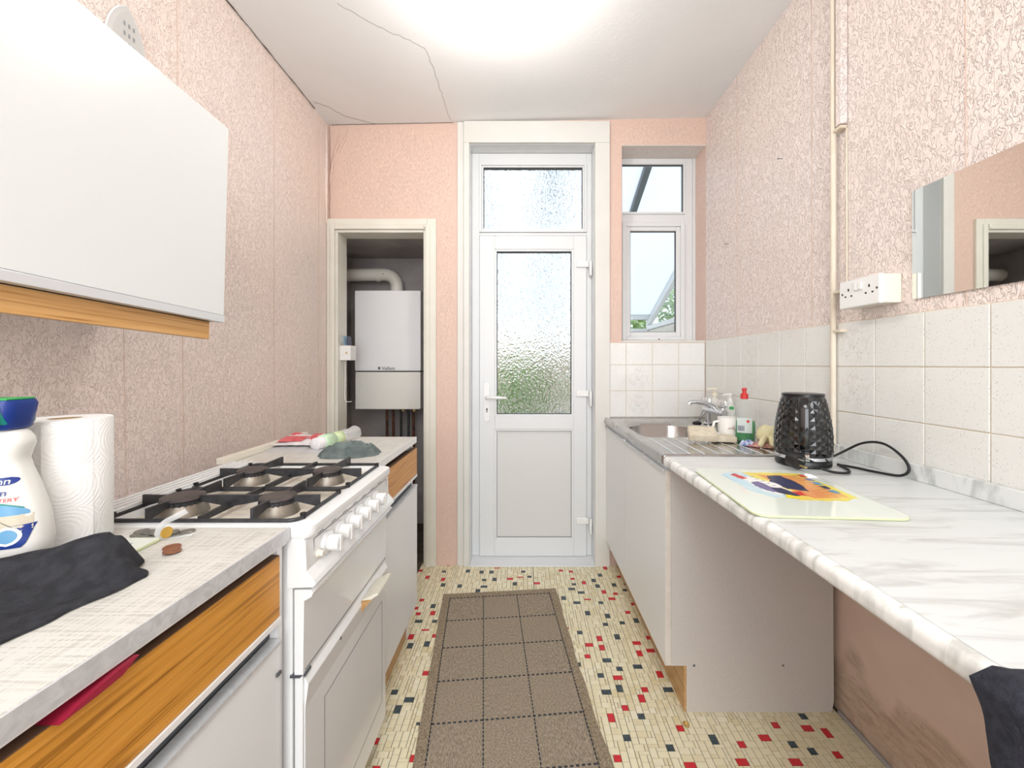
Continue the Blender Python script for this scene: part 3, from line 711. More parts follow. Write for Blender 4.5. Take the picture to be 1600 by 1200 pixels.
# grill door
prof = [(-.447, .738), (-.416, .738), (-.410, .732), (-.414, .724), (-.428, .716), (-.430, .572), (-.447, .572)]
gd = ob('grill_door', B().prism([(x, SY0 + .002, z) for x, z in prof], (0, SY1 - SY0 - .004, 0)), 'enamel', st)
ob('lower_line', B().box(-.4302, -.4294, SY0 + .01, SY1 - .006, .576, .578), 'ink', gd)
tx = text('lettering', 'SLIMLINE', .011, 'ink', gd, (-.4290, .87, .585), (PI / 2, 0, PI / 2)) if False else None
# oven door
prof = [(-.447, .5665), (-.434, .5665), (-.424, .548), (-.424, .545), (-.430, .500), (-.430, .085), (-.447, .085)]
od = ob('oven_door', B().prism([(x, SY0 + .010, z) for x, z in prof], (0, SY1 - SY0 - .014, 0)), 'enamel', st)
lr = line_rect(B(), -.4303, .885, 1.245, .155, .46, .0014); ob('inset_line', lr, 'ink', od)
for y in (.95, 1.12): ob('screw', B().lathe([(.0035, 0), (.0035, .0012)], (-.4242, y, .543), 10, axis='X'), 'ink', od)
ob('door_edge_strip', B().box(-.447, -.4318, SY0 + .004, SY0 + .0097, .085, .5665), 'enamel', od)
ob('hinge_bracket', B().box(-.455, -.435, SY0 + .0, SY0 + .012, .567, .5715).lathe([(.006, 0), (.006, .02)], (-.433, SY0 + .008, .5685), 10, axis='Y'), 'alu_dark', st)
b = B().prism([(-.4245, 1.075, .560), (-.384, 1.075, .578), (-.382, 1.075, .573), (-.398, 1.075, .562), (-.4245, 1.075, .530)], (0, .105, 0))
hh = ob('handle', b, 'cream_plastic', od)
ob('handle_end', B().prism([(-.4247, 1.0735, .558), (-.398, 1.0735, .561), (-.4247, 1.0735, .528)], (0, .0012, 0)), 'plinth', hh)
ob('cooker_foot', B().box(-.92, -.47, SY0 + .02, SY1 - .02, 0, .05), 'dark_gap', st)

# ------------------------------------------------------------------ far left unit
FY0, FY1 = 1.288, 1.78
t = thing('base_unit', 'small teak and white base unit beyond the cooker, by the boiler cupboard', 'cabinet', (-.7, 1.53, 0))
ob('carcass', B().box(-.925, -.482, FY0, FY1, .142, .62).box(-.925, -.482, FY0, FY0 + .014, .62, .838).box(-.925, -.482, FY1 - .014, FY1, .62, .838).box(-.925, -.91, FY0, FY1, .62, .838), 'white_lam', t)
for y_ in (FY0, FY1 - .018): ob('carcass_side', B().box(-.925, -.50, y_, y_ + .018, 0, .1418), 'white_lam', t)
dr = ob('drawer', B().box(-.480, -.462, FY0 + .002, FY1 - .004, .706, .818, .001), 'teak', t)
ob('drawer_top_edge', B().box(-.480, -.4625, FY0 + .002, FY1 - .004, .8182, .8195), 'teak_edge', dr)
ob('drawer_box', B().box(-.88, -.481, FY0 + .016, FY1 - .016, .72, .806), 'teak_edge', dr)
ob('rail_strip', B().box(-.482, -.461, FY0 + .002, FY1 - .002, .694, .7045), 'white_plastic', t)
ob('handle_channel', B().box(-.497, -.483, FY0 + .002, FY1 - .002, .655, .694), 'alu_dark', t)
dd = ob('door', B().box(-.480, -.462, FY0 + .002, FY1 - .002, .142, .652, .0015), 'white_lam', t)
ob('door_rail', B().box(-.481, -.460, FY0 + .002, FY1 - .002, .6525, .6595), 'alu', dd)
ob('plinth', B().box(-.520, -.505, FY0 + .019, FY1 - .019, 0, .1415), 'plinth', t)
wt2 = thing('worktop', 'pale linen laminate worktop beyond the cooker with cream back strip', 'worktop', (-.7, 1.53, .84))
ob('top', B().box(-.945, -.469, FY0 - .004, FY1 + .006, .8395, .863), 'linen', wt2)
ob('metal_edge', B().box(-.4688, -.466, FY0 - .004, FY1 + .006, .839, .8635), 'white_plastic', wt2)
ob('back_strip', B().box(-.962, -.938, FY0 - .006, FY1 + .006, .8635, .884, .002), 'cream_plastic', wt2)

# ------------------------------------------------------------------ right: sink cabinet
KY0, KY1 = 1.388, 2.385
kc = thing('sink_cabinet', 'white two door sink base cabinet with grey end panel', 'cabinet', (.78, 1.9, 0))
ob('end_panel', B().prism([(.502, KY0, .157), (.555, KY0, .157), (.555, KY0, .0), (1.045, KY0, .0), (1.052, KY0, .04), (1.050, KY0, .3), (1.047, KY0, .834), (.502, KY0, .834)], (0, .016, 0)), 'grey_lam', kc)
ob('panel_edge', B().box(.4995, .5018, KY0, KY0 + .016, .157, .834).box(.5525, .5548, KY0 - .0003, KY0 + .0163, .0, .1568), 'side_lam', kc)
b = B().box(.503, 1.05, KY1 - .016, KY1, .1, .834).box(.503, 1.05, KY0 + .0165, KY1 - .0165, .157, .172).box(1.04, 1.05, KY0 + .0165, KY1 - .0165, .172, .834)
ob('carcass', b, 'white_lam', kc)
ob('plinth', B().box(.545, .5520, KY0 + .002, KY1, 0, .156), 'plinth', kc)
for y0, y1 in ((KY0 + .001, 1.912), (1.915, KY1)):
    dr = ob('door', B().box(.480, .4985, y0, y1, .157, .818, .0012), 'white_lam', kc)
    ob('handle_profile', B().box(.474, .4985, y0, y1, .8185, .8225, .0008).box(.474, .4765, y0, y1, .811, .8185), 'alu', dr)
ob('door_edge', B().box(.4802, .4985, KY0 - .0005, KY0 + .0005, .158, .817), 'side_lam', kc)
ob('door_catch', B().lathe([(.004, -.008), (.006, -.004), (.006, .006), (.003, .009)], (.470, 1.905, .826), 10, axis='Y'), 'alu', kc, smooth=40)
ob('channel', B().box(.484, .4985, KY0, KY1, .823, .834), 'alu', kc)
for x_, c_ in ((.578, 'gasket'), (.88, 'burner_base')): ob('shelf_hole', B().lathe([(.0042, 0), (.0042, .0006)], (x_, KY0 - .0005, .158), 12, axis='Y'), c_, kc)
sn = B().lathe([(.011, 0), (.011, .004), (.007, .005), (.0068, .0015)], (.531, 1.338, .0006), 18)
tag(ob('washer', sn, 'brass', origin=(.531, 1.338, .0006)), 'small round brass washer on the mosaic floor by the grey end panel', 'washer')
# sink top
sk = thing('sink', 'stainless steel inset sink with ribbed drainer, right of the door', 'sink', (.78, 1.9, .84))
SZ = .869
bx0, bx1, by0, by1 = .548, .872, 1.80, 2.22
n_ = 7
def outer(x0, x1, y0, y1, z, r=.004): return rrect(x0, x1, y0, y1, z, r, n_)
b = B().rings([outer(.474, 1.064, 1.392, 2.398, SZ - .03), outer(.470, 1.064, 1.389, 2.398, SZ - .022, .008), outer(.472, 1.064, 1.390, 2.398, SZ, .008), outer(.482, 1.060, 1.398, 2.394, SZ + .003, .008),
               outer(.492, 1.052, 1.402, 2.386, SZ - .002, .012)], cap=(False, False))
# deck with the bowl opening: two regions
b.rings([outer(.492, 1.052, 1.750, 2.386, SZ - .002, .003), rrect(bx0 - .035, bx1 + .035, by0 - .035, by1 + .04, SZ - .004, .07, n_), rrect(bx0 - .012, bx1 + .012, by0 - .012, by1 + .014, SZ - .012, .10, n_), rrect(bx0, bx1, by0, by1, SZ - .022, .10, n_),
         rrect(bx0 + .012, bx1 - .012, by0 + .012, by1 - .012, SZ - .13, .09, n_), rrect(bx0 + .04, bx1 - .04, by0 + .04, by1 - .04, SZ - .155, .07, n_)], cap=(False, True))
b.faces([(.492, 1.402, SZ - .002), (1.052, 1.402, SZ - .002), (1.052, 1.750, SZ - .002), (.492, 1.750, SZ - .002)], [(0, 1, 2, 3)])
ob('sink_top', b, 'steel', sk, smooth=50)
for k in range(10):
    x = .528 + k * .05
    ob('drainer_rib', B().tube([(x, 1.412, SZ - .0028), (x, 1.43, SZ - .0012), (x + .004, 1.70 + .0 * k, SZ - .0012), (x + .004, 1.735, SZ - .0035)], .0034, 8, rz=.7), 'steel_ridge', sk, smooth=60)
ob('waste', B().lathe([(.034, 0), (.032, .003), (.024, .0035), (.022, .001)], ((bx0 + bx1) / 2, 2.02, SZ - .1545), 24), 'chrome', sk, smooth=40)
# mixer tap
tp = thing('mixer_tap', 'chrome two handled mixer tap at the wall side of the sink', 'tap', (.965, 2.07, SZ))
z0 = SZ - .001
b = B()
for y in (1.995, 2.145): b.lathe([(.024, 0), (.024, .005), (.014, .010), (.012, .05), (.013, .075)], (.965, y, z0), 18)
b.tube([(.965, 1.965, z0 + .075), (.965, 2.175, z0 + .075)], .016, 14)
ob('body', b, 'chrome', tp, smooth=50)
ob('spout', B().tube([(.965, 2.07, z0 + .078), (.962, 2.07, z0 + .098), (.93, 2.07, z0 + .112), (.87, 2.07, z0 + .122), (.842, 2.07, z0 + .120), (.836, 2.07, z0 + .108)], [.013, .012, .0105, .0095, .010, .010], 12), 'chrome', tp, smooth=60)
for y in (1.985, 2.155):
    hn = ob('tap_head', B().lathe([(.013, 0), (.012, .018), (.010, .022)], (.965, y, z0 + .082), 14), 'chrome', tp, smooth=50)
    g = B()
    rr_ = []
    for zz, rr0, am in ((.0, .013, 0), (.006, .021, .12), (.030, .023, .14), (.038, .017, .05), (.039, .004, 0)):
        rr_.append([(.965 + rr0 * (1 + am * math.cos(6 * a)) * math.cos(a), y + rr0 * (1 + am * math.cos(6 * a)) * math.sin(a), z0 + .100 + zz) for a in [2 * PI * k / 36 for k in range(36)]])
    g.rings(rr_); ob('handle_knob', g, Mat('bright_chrome_knob', (232, 234, 236), .16, .75), hn, smooth=40)
pl = [(.935, 2.13, z0 + .075), (.915, 2.13, z0 + .03), (.905, 2.125, z0 + .012), (.90, 2.11, z0 + .008)]
ob('plug_chain', B().tube(pl, .0016, 6).tube([(.945, 2.1, z0 + .07), (.92, 2.1, z0 + .05), (.90, 2.11, z0 + .012)], .0016, 6), 'alu_dark', tp)
ob('plug', B().lathe([(.019, 0), (.022, .004), (.022, .012), (.012, .016), (.003, .02)], (.893, 2.11, z0 + .001), 18), 'rubber', tp, smooth=40)

# ------------------------------------------------------------------ right worktop
wk = thing('worktop', 'white marbled worktop with rounded front edge along the right wall', 'worktop', (.78, .6, .84))
WY0, WY1 = -.35, 1.386
ob('top', B().prism([(.492, WY0, .8662), (1.0635, WY0, .8662), (1.0635, WY0, .836), (.492, WY0, .836)], (0, WY1 - WY0, 0)), 'marble', wk)
pr = [(.4925, .8662)] + [(.489 - .015 * math.sin(R(a)), .8512 + .015 * math.cos(R(a))) for a in range(0, 91, 15)] + [(.474, .845)] + [(.480 - .006 * math.cos(R(a)), .842 - .006 * math.sin(R(a))) for a in range(0, 91, 30)] + [(.4925, .836)]
ob('rounded_edge', B().prism([(x, WY0, z) for x, z in pr], (0, WY1 - WY0, 0)), 'marble_edge', wk, smooth=40)
ob('end_panel', B().box(.50, 1.05, WY0, WY0 + .016, 0, .8355), 'white_lam', wk)
ob('upstand', B().box(1.052, 1.0632, WY0, 1.384, .8665, .909, .0015), 'upstand', wk)
for (x_, y_) in ((.845, .75), (.83, .83), (.83, 1.02), (.90, .90)):
    pass
# ------------------------------------------------------------------ wall fittings right
pp = thing('wall_pipe', 'thin cream painted pipe rising up the right wall', 'pipe', (1.055, 1.387, .87))
ob('pipe', B().tube([(1.0535, 1.393, .867), (1.0535, 1.393, 2.61)], .0085, 14), 'pipe_paint', pp, smooth=60)
for z in (1.965, 1.42, 1.29): ob('pipe_clip', B().box(1.046, XR - .001, 1.352, 1.386, z - .005, z + .005, .002), 'grout' if z > 1.9 else 'pipe_paint', pp)
ob('thin_cable', B().tube([(XR - .004, 1.352, 1.43), (XR - .004, 1.352, 1.7), (XR - .003, 1.354, 1.96)], .0028, 8), 'pipe_paint', pp, smooth=60)
ob('boxed_conduit', B().box(1.048, XR - .0005, 1.352, 1.378, 1.975, 2.61, .003), 'paper_right', wr)
so = thing('double_socket', 'white double wall socket in a deep surface box above the tiles', 'socket', (XR, 1.23, 1.39))
ob('back_box', B().box(1.018, XR - .0005, 1.159, 1.303, 1.354, 1.436, .002), 'cream_plastic', so)
ob('face_plate', B().box(1.006, 1.0178, 1.157, 1.305, 1.3525, 1.4375, .003), 'white_plastic', so)
def holes(yc):
    b = B(); b.box(1.0052, 1.0062, yc - .0022, yc + .0022, 1.404, 1.412); b.box(1.0052, 1.0062, yc - .0145, yc - .0085, 1.386, 1.3905); b.box(1.0052, 1.0062, yc + .0085, yc + .0145, 1.386, 1.3905); return b
for yc in (1.268, 1.192): ob('outlet_slots', holes(yc), 'dark_gap', so)
for y in (1.292, 1.166): ob('screw', B().lathe([(.0035, 0), (.0035, .001)], (1.0052, y, 1.397), 10, axis='X'), 'gasket', so)
for y in (1.238, 1.222): ob('rocker_switch', B().box(1.0005, 1.0062, y - .0065, y + .0065, 1.402, 1.424, .002), 'white_plastic', so)
mi_ = thing('wall_mirror', 'frameless mirror fixed on the right wall above the tiles', 'mirror', (XR, .85, 1.5))
ob('glass', B().box(1.0655, 1.0685, .52, 1.123, 1.356, 1.652), 'mirror', mi_)
ob('backing', B().box(1.0686, XR - .0002, .521, 1.122, 1.357, 1.651), 'gasket', mi_)
for k, (px, py) in enumerate(((1137, 381), (1221, 248))):
    Y = 640 * 1.066 / (px - 818); p = P(px, py, Y)
    o = ob('wall_nail', B().lathe([(.0012, .004), (.0012, -.018), (.003, -.0185), (.003, -.020)], (XR, p.y, p.z), 8, axis='X'), 'alu_dark', origin=(XR, p.y, p.z))
    tag(o, ['tiny nail in the right wall left of the window-height paper seam, lower of two', 'tiny nail high in the right wall, upper of two'][k], 'nail')

# ------------------------------------------------------------------ boiler and cupboard contents
bo_ = thing('boiler', 'white wall hung gas boiler inside the cupboard', 'boiler', (-.91, 2.9, .876))
def bb(x0, x1, z0, z1, bulge, dy=0, seg=10):
    """gently bowed front panel"""
    rings = []
    for z in (z0, z0 + .004, z1 - .004, z1):
        e = .004 if z in (z0, z1) else 0
        ring = [(x0 + e, 3.038, z)] + [(x0 + e + (x1 - x0 - 2 * e) * k / seg, 2.752 + dy + e - bulge * math.sin(PI * k / seg), z) for k in range(seg + 1)] + [(x1 - e, 3.038, z)]
        rings.append(ring)
    return B().rings(rings)
BX0 = (554.5 - 818) / 640 * 2.75; BX1 = (657 - 818) / 640 * 2.75
ob('case', bb(BX0, BX1, 1.136, 1.676, .006), 'boiler_white', bo_, smooth=30)
ob('flap', bb(BX0 + .003, BX1 - .001, .878, 1.129, .010), 'boiler_flap', bo_, smooth=30)
ob('flap_gap', B().box(BX0 + .008, BX1 - .008, 2.765, 3.03, 1.1285, 1.1365), 'dark_gap', bo_)
text('lettering', 'Vaillant', .030, 'ink', bo_, (-.905, 2.7435, 1.153), (PI / 2, 0, 0), .0006)
ob('emblem', B().box(-.975, -.960, 2.7438, 2.7450, 1.146, 1.163, .0008), 'ink', bo_)
for px, mt in ((604.8, 'copper'), (614.6, 'copper'), (626.7, 'iron'), (638.4, 'iron'), (646.4, 'copper')):
    x = (px - 818) / 640 * 2.9
    ob('pipe', B().tube([(x, 2.9, .879), (x, 2.9, .5), (x, 2.9, .02)], .009, 10), mt, bo_, smooth=60)
for px in (631, 648): ob('valve', B().lathe([(.012, 0), (.012, .02)], ((px - 818) / 640 * 2.87, 2.86, .852), 10), 'brass', bo_)
fx = (620 - 818) / 640 * 2.92
fp = [(fx, 2.92, 1.67), (fx, 2.92, 1.735)] + [(fx - .085 + .085 * math.cos(R(a)), 2.92, 1.735 + .085 * math.sin(R(a))) for a in range(15, 91, 15)] + [(-1.27, 2.92, 1.815)]
ob('flue', B().tube(fp, .044, 18), 'casing', bo_, smooth=60)
ob('flue_collar', B().lathe([(.047, 0), (.047, .012)], (fx, 2.92, 1.678), 20), 'casing', bo_, smooth=40)
ob('flue_collar', B().lathe([(.0465, 0), (.0465, .02)], (fx - .14, 2.92, 1.815), 20, axis='X'), 'casing', bo_, smooth=40)
for dx in (.13, .085): ob('flue_screw', B().lathe([(.004, 0), (.004, .002)], (fx - dx, 2.875, 1.815), 8, axis='Y'), 'gasket', bo_)
lc = thing('letter_holder', 'small white wall box with a brass catch on the cupboard jamb', 'box', (-1.08, 2.45, 1.2))
p0, p1 = P(531, 563, 2.43), P(549.5, 540, 2.43)
ob('box', B().box(-1.085, -1.022, 2.42, 2.50, p0.z, p1.z, .002), 'white_plastic', lc)
ob('catch', B().lathe([(.006, 0), (.006, .004)], (-1.045, 2.415, (p0.z + p1.z) / 2), 8, axis='Y'), 'brass', lc)
for k in range(3):
    x = -1.072 + k * .014
    o = ob('card', B().box(-.0007, .0007, -.03, .03, 0, .07, 0, mat=Matrix.Translation((x, 2.46, p1.z - .012)) @ Matrix.Rotation(R(-14 + 5 * k), 4, 'Y')), ['white_plastic', 'blue', 'navy'][k], origin=(x, 2.46, p1.z - .012))
    tag(o, ['white card tucked in the box on the cupboard jamb, leftmost', 'pale blue card tucked in the box on the cupboard jamb, middle', 'dark blue card tucked in the box on the cupboard jamb, rightmost'][k], 'card', 'cards in the jamb box')
tag(ob('wire', B().tube([(-1.075, 2.47, 1.19), (-1.076, 2.47, 1.08), (-1.074, 2.46, .98), (-1.06, 2.45, .955), (-1.035, 2.47, .955)], .0022, 6), 'white_plastic', smooth=60, origin=(-1.075, 2.47, 1.0)), 'thin white wire hanging down the cupboard jamb', 'wire')

# ------------------------------------------------------------------ ceiling light
cl = thing('ceiling_light', 'lit energy saving bulb hanging from the ceiling', 'lamp', (-.095, 1.45, 2.6))
ob('ceiling_rose', B().lathe([(.042, 0), (.04, -.012), (.022, -.02), (.02, -.045)], (-.095, 1.45, 2.604), 24), 'white_plastic', cl, smooth=40)
ob('lamp_holder', B().lathe([(.017, 0), (.019, -.02), (.019, -.045)], (-.095, 1.45, 2.56), 20), 'white_plastic', cl, smooth=40)
for dx in (-.011, .011):
    ob('bulb_tube', B().tube([(-.095 + dx, 1.442, 2.516), (-.095 + dx, 1.442, 2.45), (-.095 + dx, 1.445, 2.440), (-.095 + dx, 1.455, 2.440), (-.095 + dx, 1.458, 2.45), (-.095 + dx, 1.458, 2.516)], .006, 8), 'bulb', cl, smooth=60)

lp = thing('added_fill_frame', 'added white frame around an unseen fill light on the ceiling behind the camera', 'lamp', (0, -.95, 2.58))  # fitting made up to carry the overhead fill, out of view
ob('frame', B().box(-.48, .48, -1.58, -1.555, 2.545, 2.59).box(-.48, .48, -.345, -.32, 2.545, 2.59).box(-.48, -.455, -1.555, -.345, 2.545, 2.59).box(.455, .48, -1.555, -.345, 2.545, 2.59), 'white_plastic', lp)
# ------------------------------------------------------------------ rug
rg = thing('rug', 'brown checked runner rug with dark stitched lines on the mosaic floor', 'rug', (.02, 1.08, 0), local=True, rotz=R(5.5))
rw, rl = .578, 2.15
top_y = 1.04
# local origin such that far-left corner lands at (-.41, 2.09)
rg.location = (-.41 + math.cos(R(5.5)) * rw / 2 + math.sin(R(5.5)) * top_y, 2.09 + math.sin(R(5.5)) * rw / 2 - math.cos(R(5.5)) * top_y, .0006)
def ruggrid(x0, x1, y0, y1, z, nu, nv):
    return B().grid(lambda u, v: (x0 + (x1 - x0) * u, y0 + (y1 - y0) * v, z + .0012 * noise.noise(Vector(((x0 + (x1 - x0) * u) * 6, (y0 + (y1 - y0) * v) * 6, 0)))), nu, nv)
b = B(); n = 60
edge = []
for k in range(n + 1): edge.append((-rw / 2 + .003 * noise.noise(Vector((k * .3, 0, 0))), top_y - rl * k / n))
edge2 = [(rw / 2 + .012 * noise.noise(Vector((k * .17, 5, 0))) + .003 * noise.noise(Vector((k * .9, 5, 0))), top_y - rl * k / n) for k in range(n + 1)]
poly = [(x, y, .0004) for x, y in edge] + [(x, y, .0004) for x, y in edge2[::-1]]
ob('border', B().prism(poly, (0, 0, .0056)), 'rug_border', rg)
fb = B()
fo = ob('field', fb.grid(lambda u, v: (-.252 + .504 * u, top_y - .045 - 11 * .18 * (1 - v), .0070 if 0 < u < 1 and 0 < v < 1 else .0062), 3, 11), 'rug', rg)
fo.data.materials.append(M['rug_across'].m)
for pz in fo.data.polygons:
    cx_ = int((pz.center.x + .252) / .168); cy_ = int((top_y - .045 - pz.center.y) / .18)
    pz.material_index = (cx_ + cy_) % 2
fo.data.update()
stb = B()
def dashes(p, q, ln, gap, wd):
    p = Vector(p); q = Vector(q); d = q - p; L = d.length; d.normalize(); n_ = Vector((-d.y, d.x)) * wd / 2; s_ = 0
    while s_ < L:
        a = p + d * s_; c_ = p + d * min(L, s_ + ln)
        stb.faces([(a.x - n_.x, a.y - n_.y, .0071), (a.x + n_.x, a.y + n_.y, .0071), (c_.x + n_.x, c_.y + n_.y, .0071), (c_.x - n_.x, c_.y - n_.y, .0071),
                   (a.x - n_.x * .7, a.y - n_.y * .7, .0086), (a.x + n_.x * .7, a.y + n_.y * .7, .0086), (c_.x + n_.x * .7, c_.y + n_.y * .7, .0086), (c_.x - n_.x * .7, c_.y - n_.y * .7, .0086)],
                  [(4, 5, 6, 7), (0, 1, 5, 4), (1, 2, 6, 5), (2, 3, 7, 6), (3, 0, 4, 7)])
        s_ += ln + gap
for k in range(4): dashes((-.252 + k * .168, top_y - .04), (-.252 + k * .168, top_y - .04 - 11 * .18), .009, .006, .0045)
for k in range(12): dashes((-.252, top_y - .045 - k * .18), (.252, top_y - .045 - k * .18), .010, .0075, .006)
ob('stitching', stb, 'stitch', rg, kind='stuff')

# ------------------------------------------------------------------ kettle
ket = thing('kettle', 'glossy black kettle with faceted diamond sides and silver ring', 'kettle', (.878, 1.275, .8665))
kx, ky, kz = .876, 1.285, .8665
def krad(t):  # t 0..1 bottom to top of body
    return .0765 * (1 - t) + .056 * t + .008 * math.sin(PI * t) * (1 - .2 * t)
ob('base', B().lathe([(.0715, 0), (.075, .004), (.075, .018), (.072, .022)], (kx, ky, kz), 40), 'black', ket, smooth=40)
ob('silver_ring', B().lathe([(.075, .0225), (.0767, .024), (.0767, .033), (.075, .0345)], (kx, ky, kz), 48), 'chrome', ket, smooth=40)
rows, N2 = 15, 36
vs, fs = [], []
for i in range(rows + 1):
    t_ = i / rows
    for k in range(N2):
        corner = (k + i) % 2 == 0
        r_ = krad(t_) + (0 if corner or i in (0, rows) else .0026)
        a = 2 * PI * k / N2; vs.append((kx + r_ * math.cos(a), ky + r_ * math.sin(a), kz + .035 + .178 * t_))
for i in range(rows):
    for k in range(N2):
        a, b_, c_, d_ = i * N2 + k, i * N2 + (k + 1) % N2, (i + 1) * N2 + (k + 1) % N2, (i + 1) * N2 + k
        if (k + i) % 2 == 0: fs += [(a, b_, c_), (a, c_, d_)]
        else: fs += [(b_, c_, d_), (b_, d_, a)]
ob('body', B().faces(vs, fs), 'black_gloss', ket)
ob('rim', B().lathe([(.0555, .2125), (.0572, .214), (.0572, .220), (.054, .222)], (kx, ky, kz), 40), 'black', ket, smooth=40)
ob('lid', B().lathe([(.054, .216), (.052, .2205), (.035, .2225), (.002, .223)], (kx, ky, kz), 32), 'black', ket, smooth=40)
# handle towards the viewer
ha = math.atan2(-1.275, -.80) ; hd_ = Vector((math.cos(ha), math.sin(ha), 0)); hn_ = Vector((-hd_.y, hd_.x, 0))
def hp(o, z): return Vector((kx, ky, kz + z)) + hd_ * o
ob('spout', B().faces([hp(-.053, .219) + hn_ * .025, hp(-.053, .219) - hn_ * .025, hp(-.078, .221), hp(-.060, .17) + hn_ * .02, hp(-.060, .17) - hn_ * .02], [(0, 1, 2), (0, 2, 3), (1, 4, 2), (2, 4, 3), (0, 3, 4, 1)]), 'black', ket)
path = [hp(.055, .200), hp(.070, .207), (hp(.086, .207)), hp(.096, .198), hp(.101, .175), hp(.104, .13), hp(.1035, .085), hp(.099, .068), hp(.090, .062), hp(.074, .062)]
rr_ = []
for i, p in enumerate(path):
    q0 = path[max(i - 1, 0)]; q1 = path[min(i + 1, len(path) - 1)]; tt = (q1 - q0).normalized(); nn = tt.cross(hn_).normalized()
    rr_.append([p + hn_ * (.0145 * (abs(math.cos(a)) ** .5) * (1 if math.cos(a) > 0 else -1)) + nn * (.0085 * (abs(math.sin(a)) ** .7) * (1 if math.sin(a) > 0 else -1)) for a in [2 * PI * k / 16 for k in range(16)]])
ob('handle', B().rings(rr_), 'black_gloss', ket, smooth=50)
sw = hp(.078, .036); ob('switch', B().prism([sw + hn_ * a + Vector((0, 0, z)) for a, z in ((-.014, -.004), (.014, -.004), (.012, .010), (-.012, .010))], -hd_ * -.008), 'chrome', ket)
# power cord and plug
cord = [(.955, 1.30, .873), (1.0, 1.29, .90), (1.035, 1.25, .938), (1.045, 1.19, .948), (1.043, 1.13, .925), (1.040, 1.105, .895), (1.03, 1.12, .874), (1.01, 1.17, .8705), (.985, 1.23, .8705), (.965, 1.26, .8705)]
def smooth_path(p, n=8):
    p = [Vector(a) for a in p]; out = []
    for i in range(len(p) - 1):
        a, b_, c_, d_ = p[max(i - 1, 0)], p[i], p[i + 1], p[min(i + 2, len(p) - 1)]
        for k in range(n):
            t_ = k / n; out.append(.5 * ((2 * b_) + (c_ - a) * t_ + (2 * a - 5 * b_ + 4 * c_ - d_) * t_ ** 2 + (3 * b_ - a - 3 * c_ + d_) * t_ ** 3))
    out.append(p[-1]); return out
ob('power_cord', B().tube(smooth_path(cord), .0036, 8), 'rubber', ket, smooth=60)
ob('cord_tail', B().tube(smooth_path([(.968, 1.26, .871), (.945, 1.19, .871), (.912, 1.155, .872), (.870, 1.150, .8755), (.84, 1.158, .884)]), .0036, 8), 'rubber', ket, smooth=60)
pc = Vector((.798, 1.185, .8975))
pa = Vector((.35, -.86, -.12)).normalized()
def oriented(c, d, prof, seg=20, sx=1):
    d = d.normalized(); u = d.cross(Vector((0, 0, 1))).normalized(); v = u.cross(d)
    return B().rings([[c + d * z + (u * math.cos(2 * PI * k / seg) * sx + v * math.sin(2 * PI * k / seg)) * r_ for k in range(seg)] for r_, z in prof])
plg = ob('plug', oriented(pc, pa, [(.012, -.034), (.02, -.03), (.0235, -.012), (.0245, 0), (.0235, .003)]), 'rubber', ket, smooth=40)
u_ = pa.cross(Vector((0, 0, 1))).normalized(); v_ = u_.cross(pa)
for du, dv, ln in ((.0, -.011, .020), (-.011, .009, .017), (.011, .009, .017)):
    c0 = pc + u_ * du + v_ * dv + pa * .003
    ob('plug_pin', B().tube([c0, c0 + pa * ln], .0026, 6), 'coin_silver' if du else 'brass', plg)

# ------------------------------------------------------------------ glass chopping board with printed picture
cbz = .8668
cb = thing('chopping_board', 'pale green glass chopping board with a bright printed picture', 'board', (.64, 1.01, cbz), local=True, rotz=R(-4))
bw, bd = .306, .375
ol = rrect(-bw / 2, bw / 2, -bd / 2, bd / 2, 0, .028)
ob('glass', B().prism(ol, (0, 0, .0045)), 'glass_board', cb)
ob('rim', B().tube(rrect(-bw / 2, bw / 2, -bd / 2, bd / 2, .0022, .028), .0024, 6, closed=True), 'glass_edge', cb, smooth=60)
def blob(cx, cy, pts, mat, z, seed=0, jag=.0):
    r2 = random.Random(seed); q = []
    n = len(pts)
    for i in range(n):
        a = pts[i]; c_ = pts[(i + 1) % n]
        for k in range(5):
            t_ = k / 5; q.append((cx + a[0] + (c_[0] - a[0]) * t_ + r2.uniform(-jag, jag), cy + a[1] + (c_[1] - a[1]) * t_ + r2.uniform(-jag, jag), .0045 + z * .00006))
    ob('printed_shape', B().prism(q, (0, 0, .00006)), mat, cb)
def rect(x0, x1, y0, y1): return [(x0, y0), (x1, y0), (x1, y1), (x0, y1)]
blob(0, 0, [(-.10, .12), (-.085, -.03), (-.06, -.07), (-.01, -.06), (-.02, .05), (-.03, .15), (-.07, .155)], 'blue_s', 1, 1, .005)
blob(0, 0, [(-.03, .155), (.12, .15), (.135, -.06), (.09, -.085), (-.01, -.09), (-.02, .03)], 'yellow_s', 2, 2, .004)
blob(0, 0, [(.0, .13), (.10, .13), (.115, -.055), (.03, -.075), (.015, 0)], 'orange_s', 3, 3, .003)
blob(0, 0, [(.02, .12), (.06, .125), (.065, .05), (.05, -.02), (.01, .0), (.0, .06)], 'navy', 4, 4, .003)
blob(0, 0, [(-.06, .09), (-.03, .11), (.005, .05), (.01, -.02), (-.03, -.05), (-.055, -.02)], 'white', 5, 5, .004)
blob(0, 0, [(-.055, .05), (-.03, .06), (-.015, -.02), (-.04, -.03), (-.055, .0)], 'purple', 6, 6, .003)
blob(0, 0, [(-.075, .125), (-.055, .14), (-.045, .09), (-.06, .08)], 'red', 7, 7, .002)
blob(0, 0, [(.0, -.025), (.03, -.02), (.025, -.055), (.0, -.05)], 'red', 8, 8, .002)
blob(0, 0, [(-.025, .01), (.0, .005), (.01, -.055), (-.012, -.06), (-.03, -.03)], 'navy', 9, 9, .002)
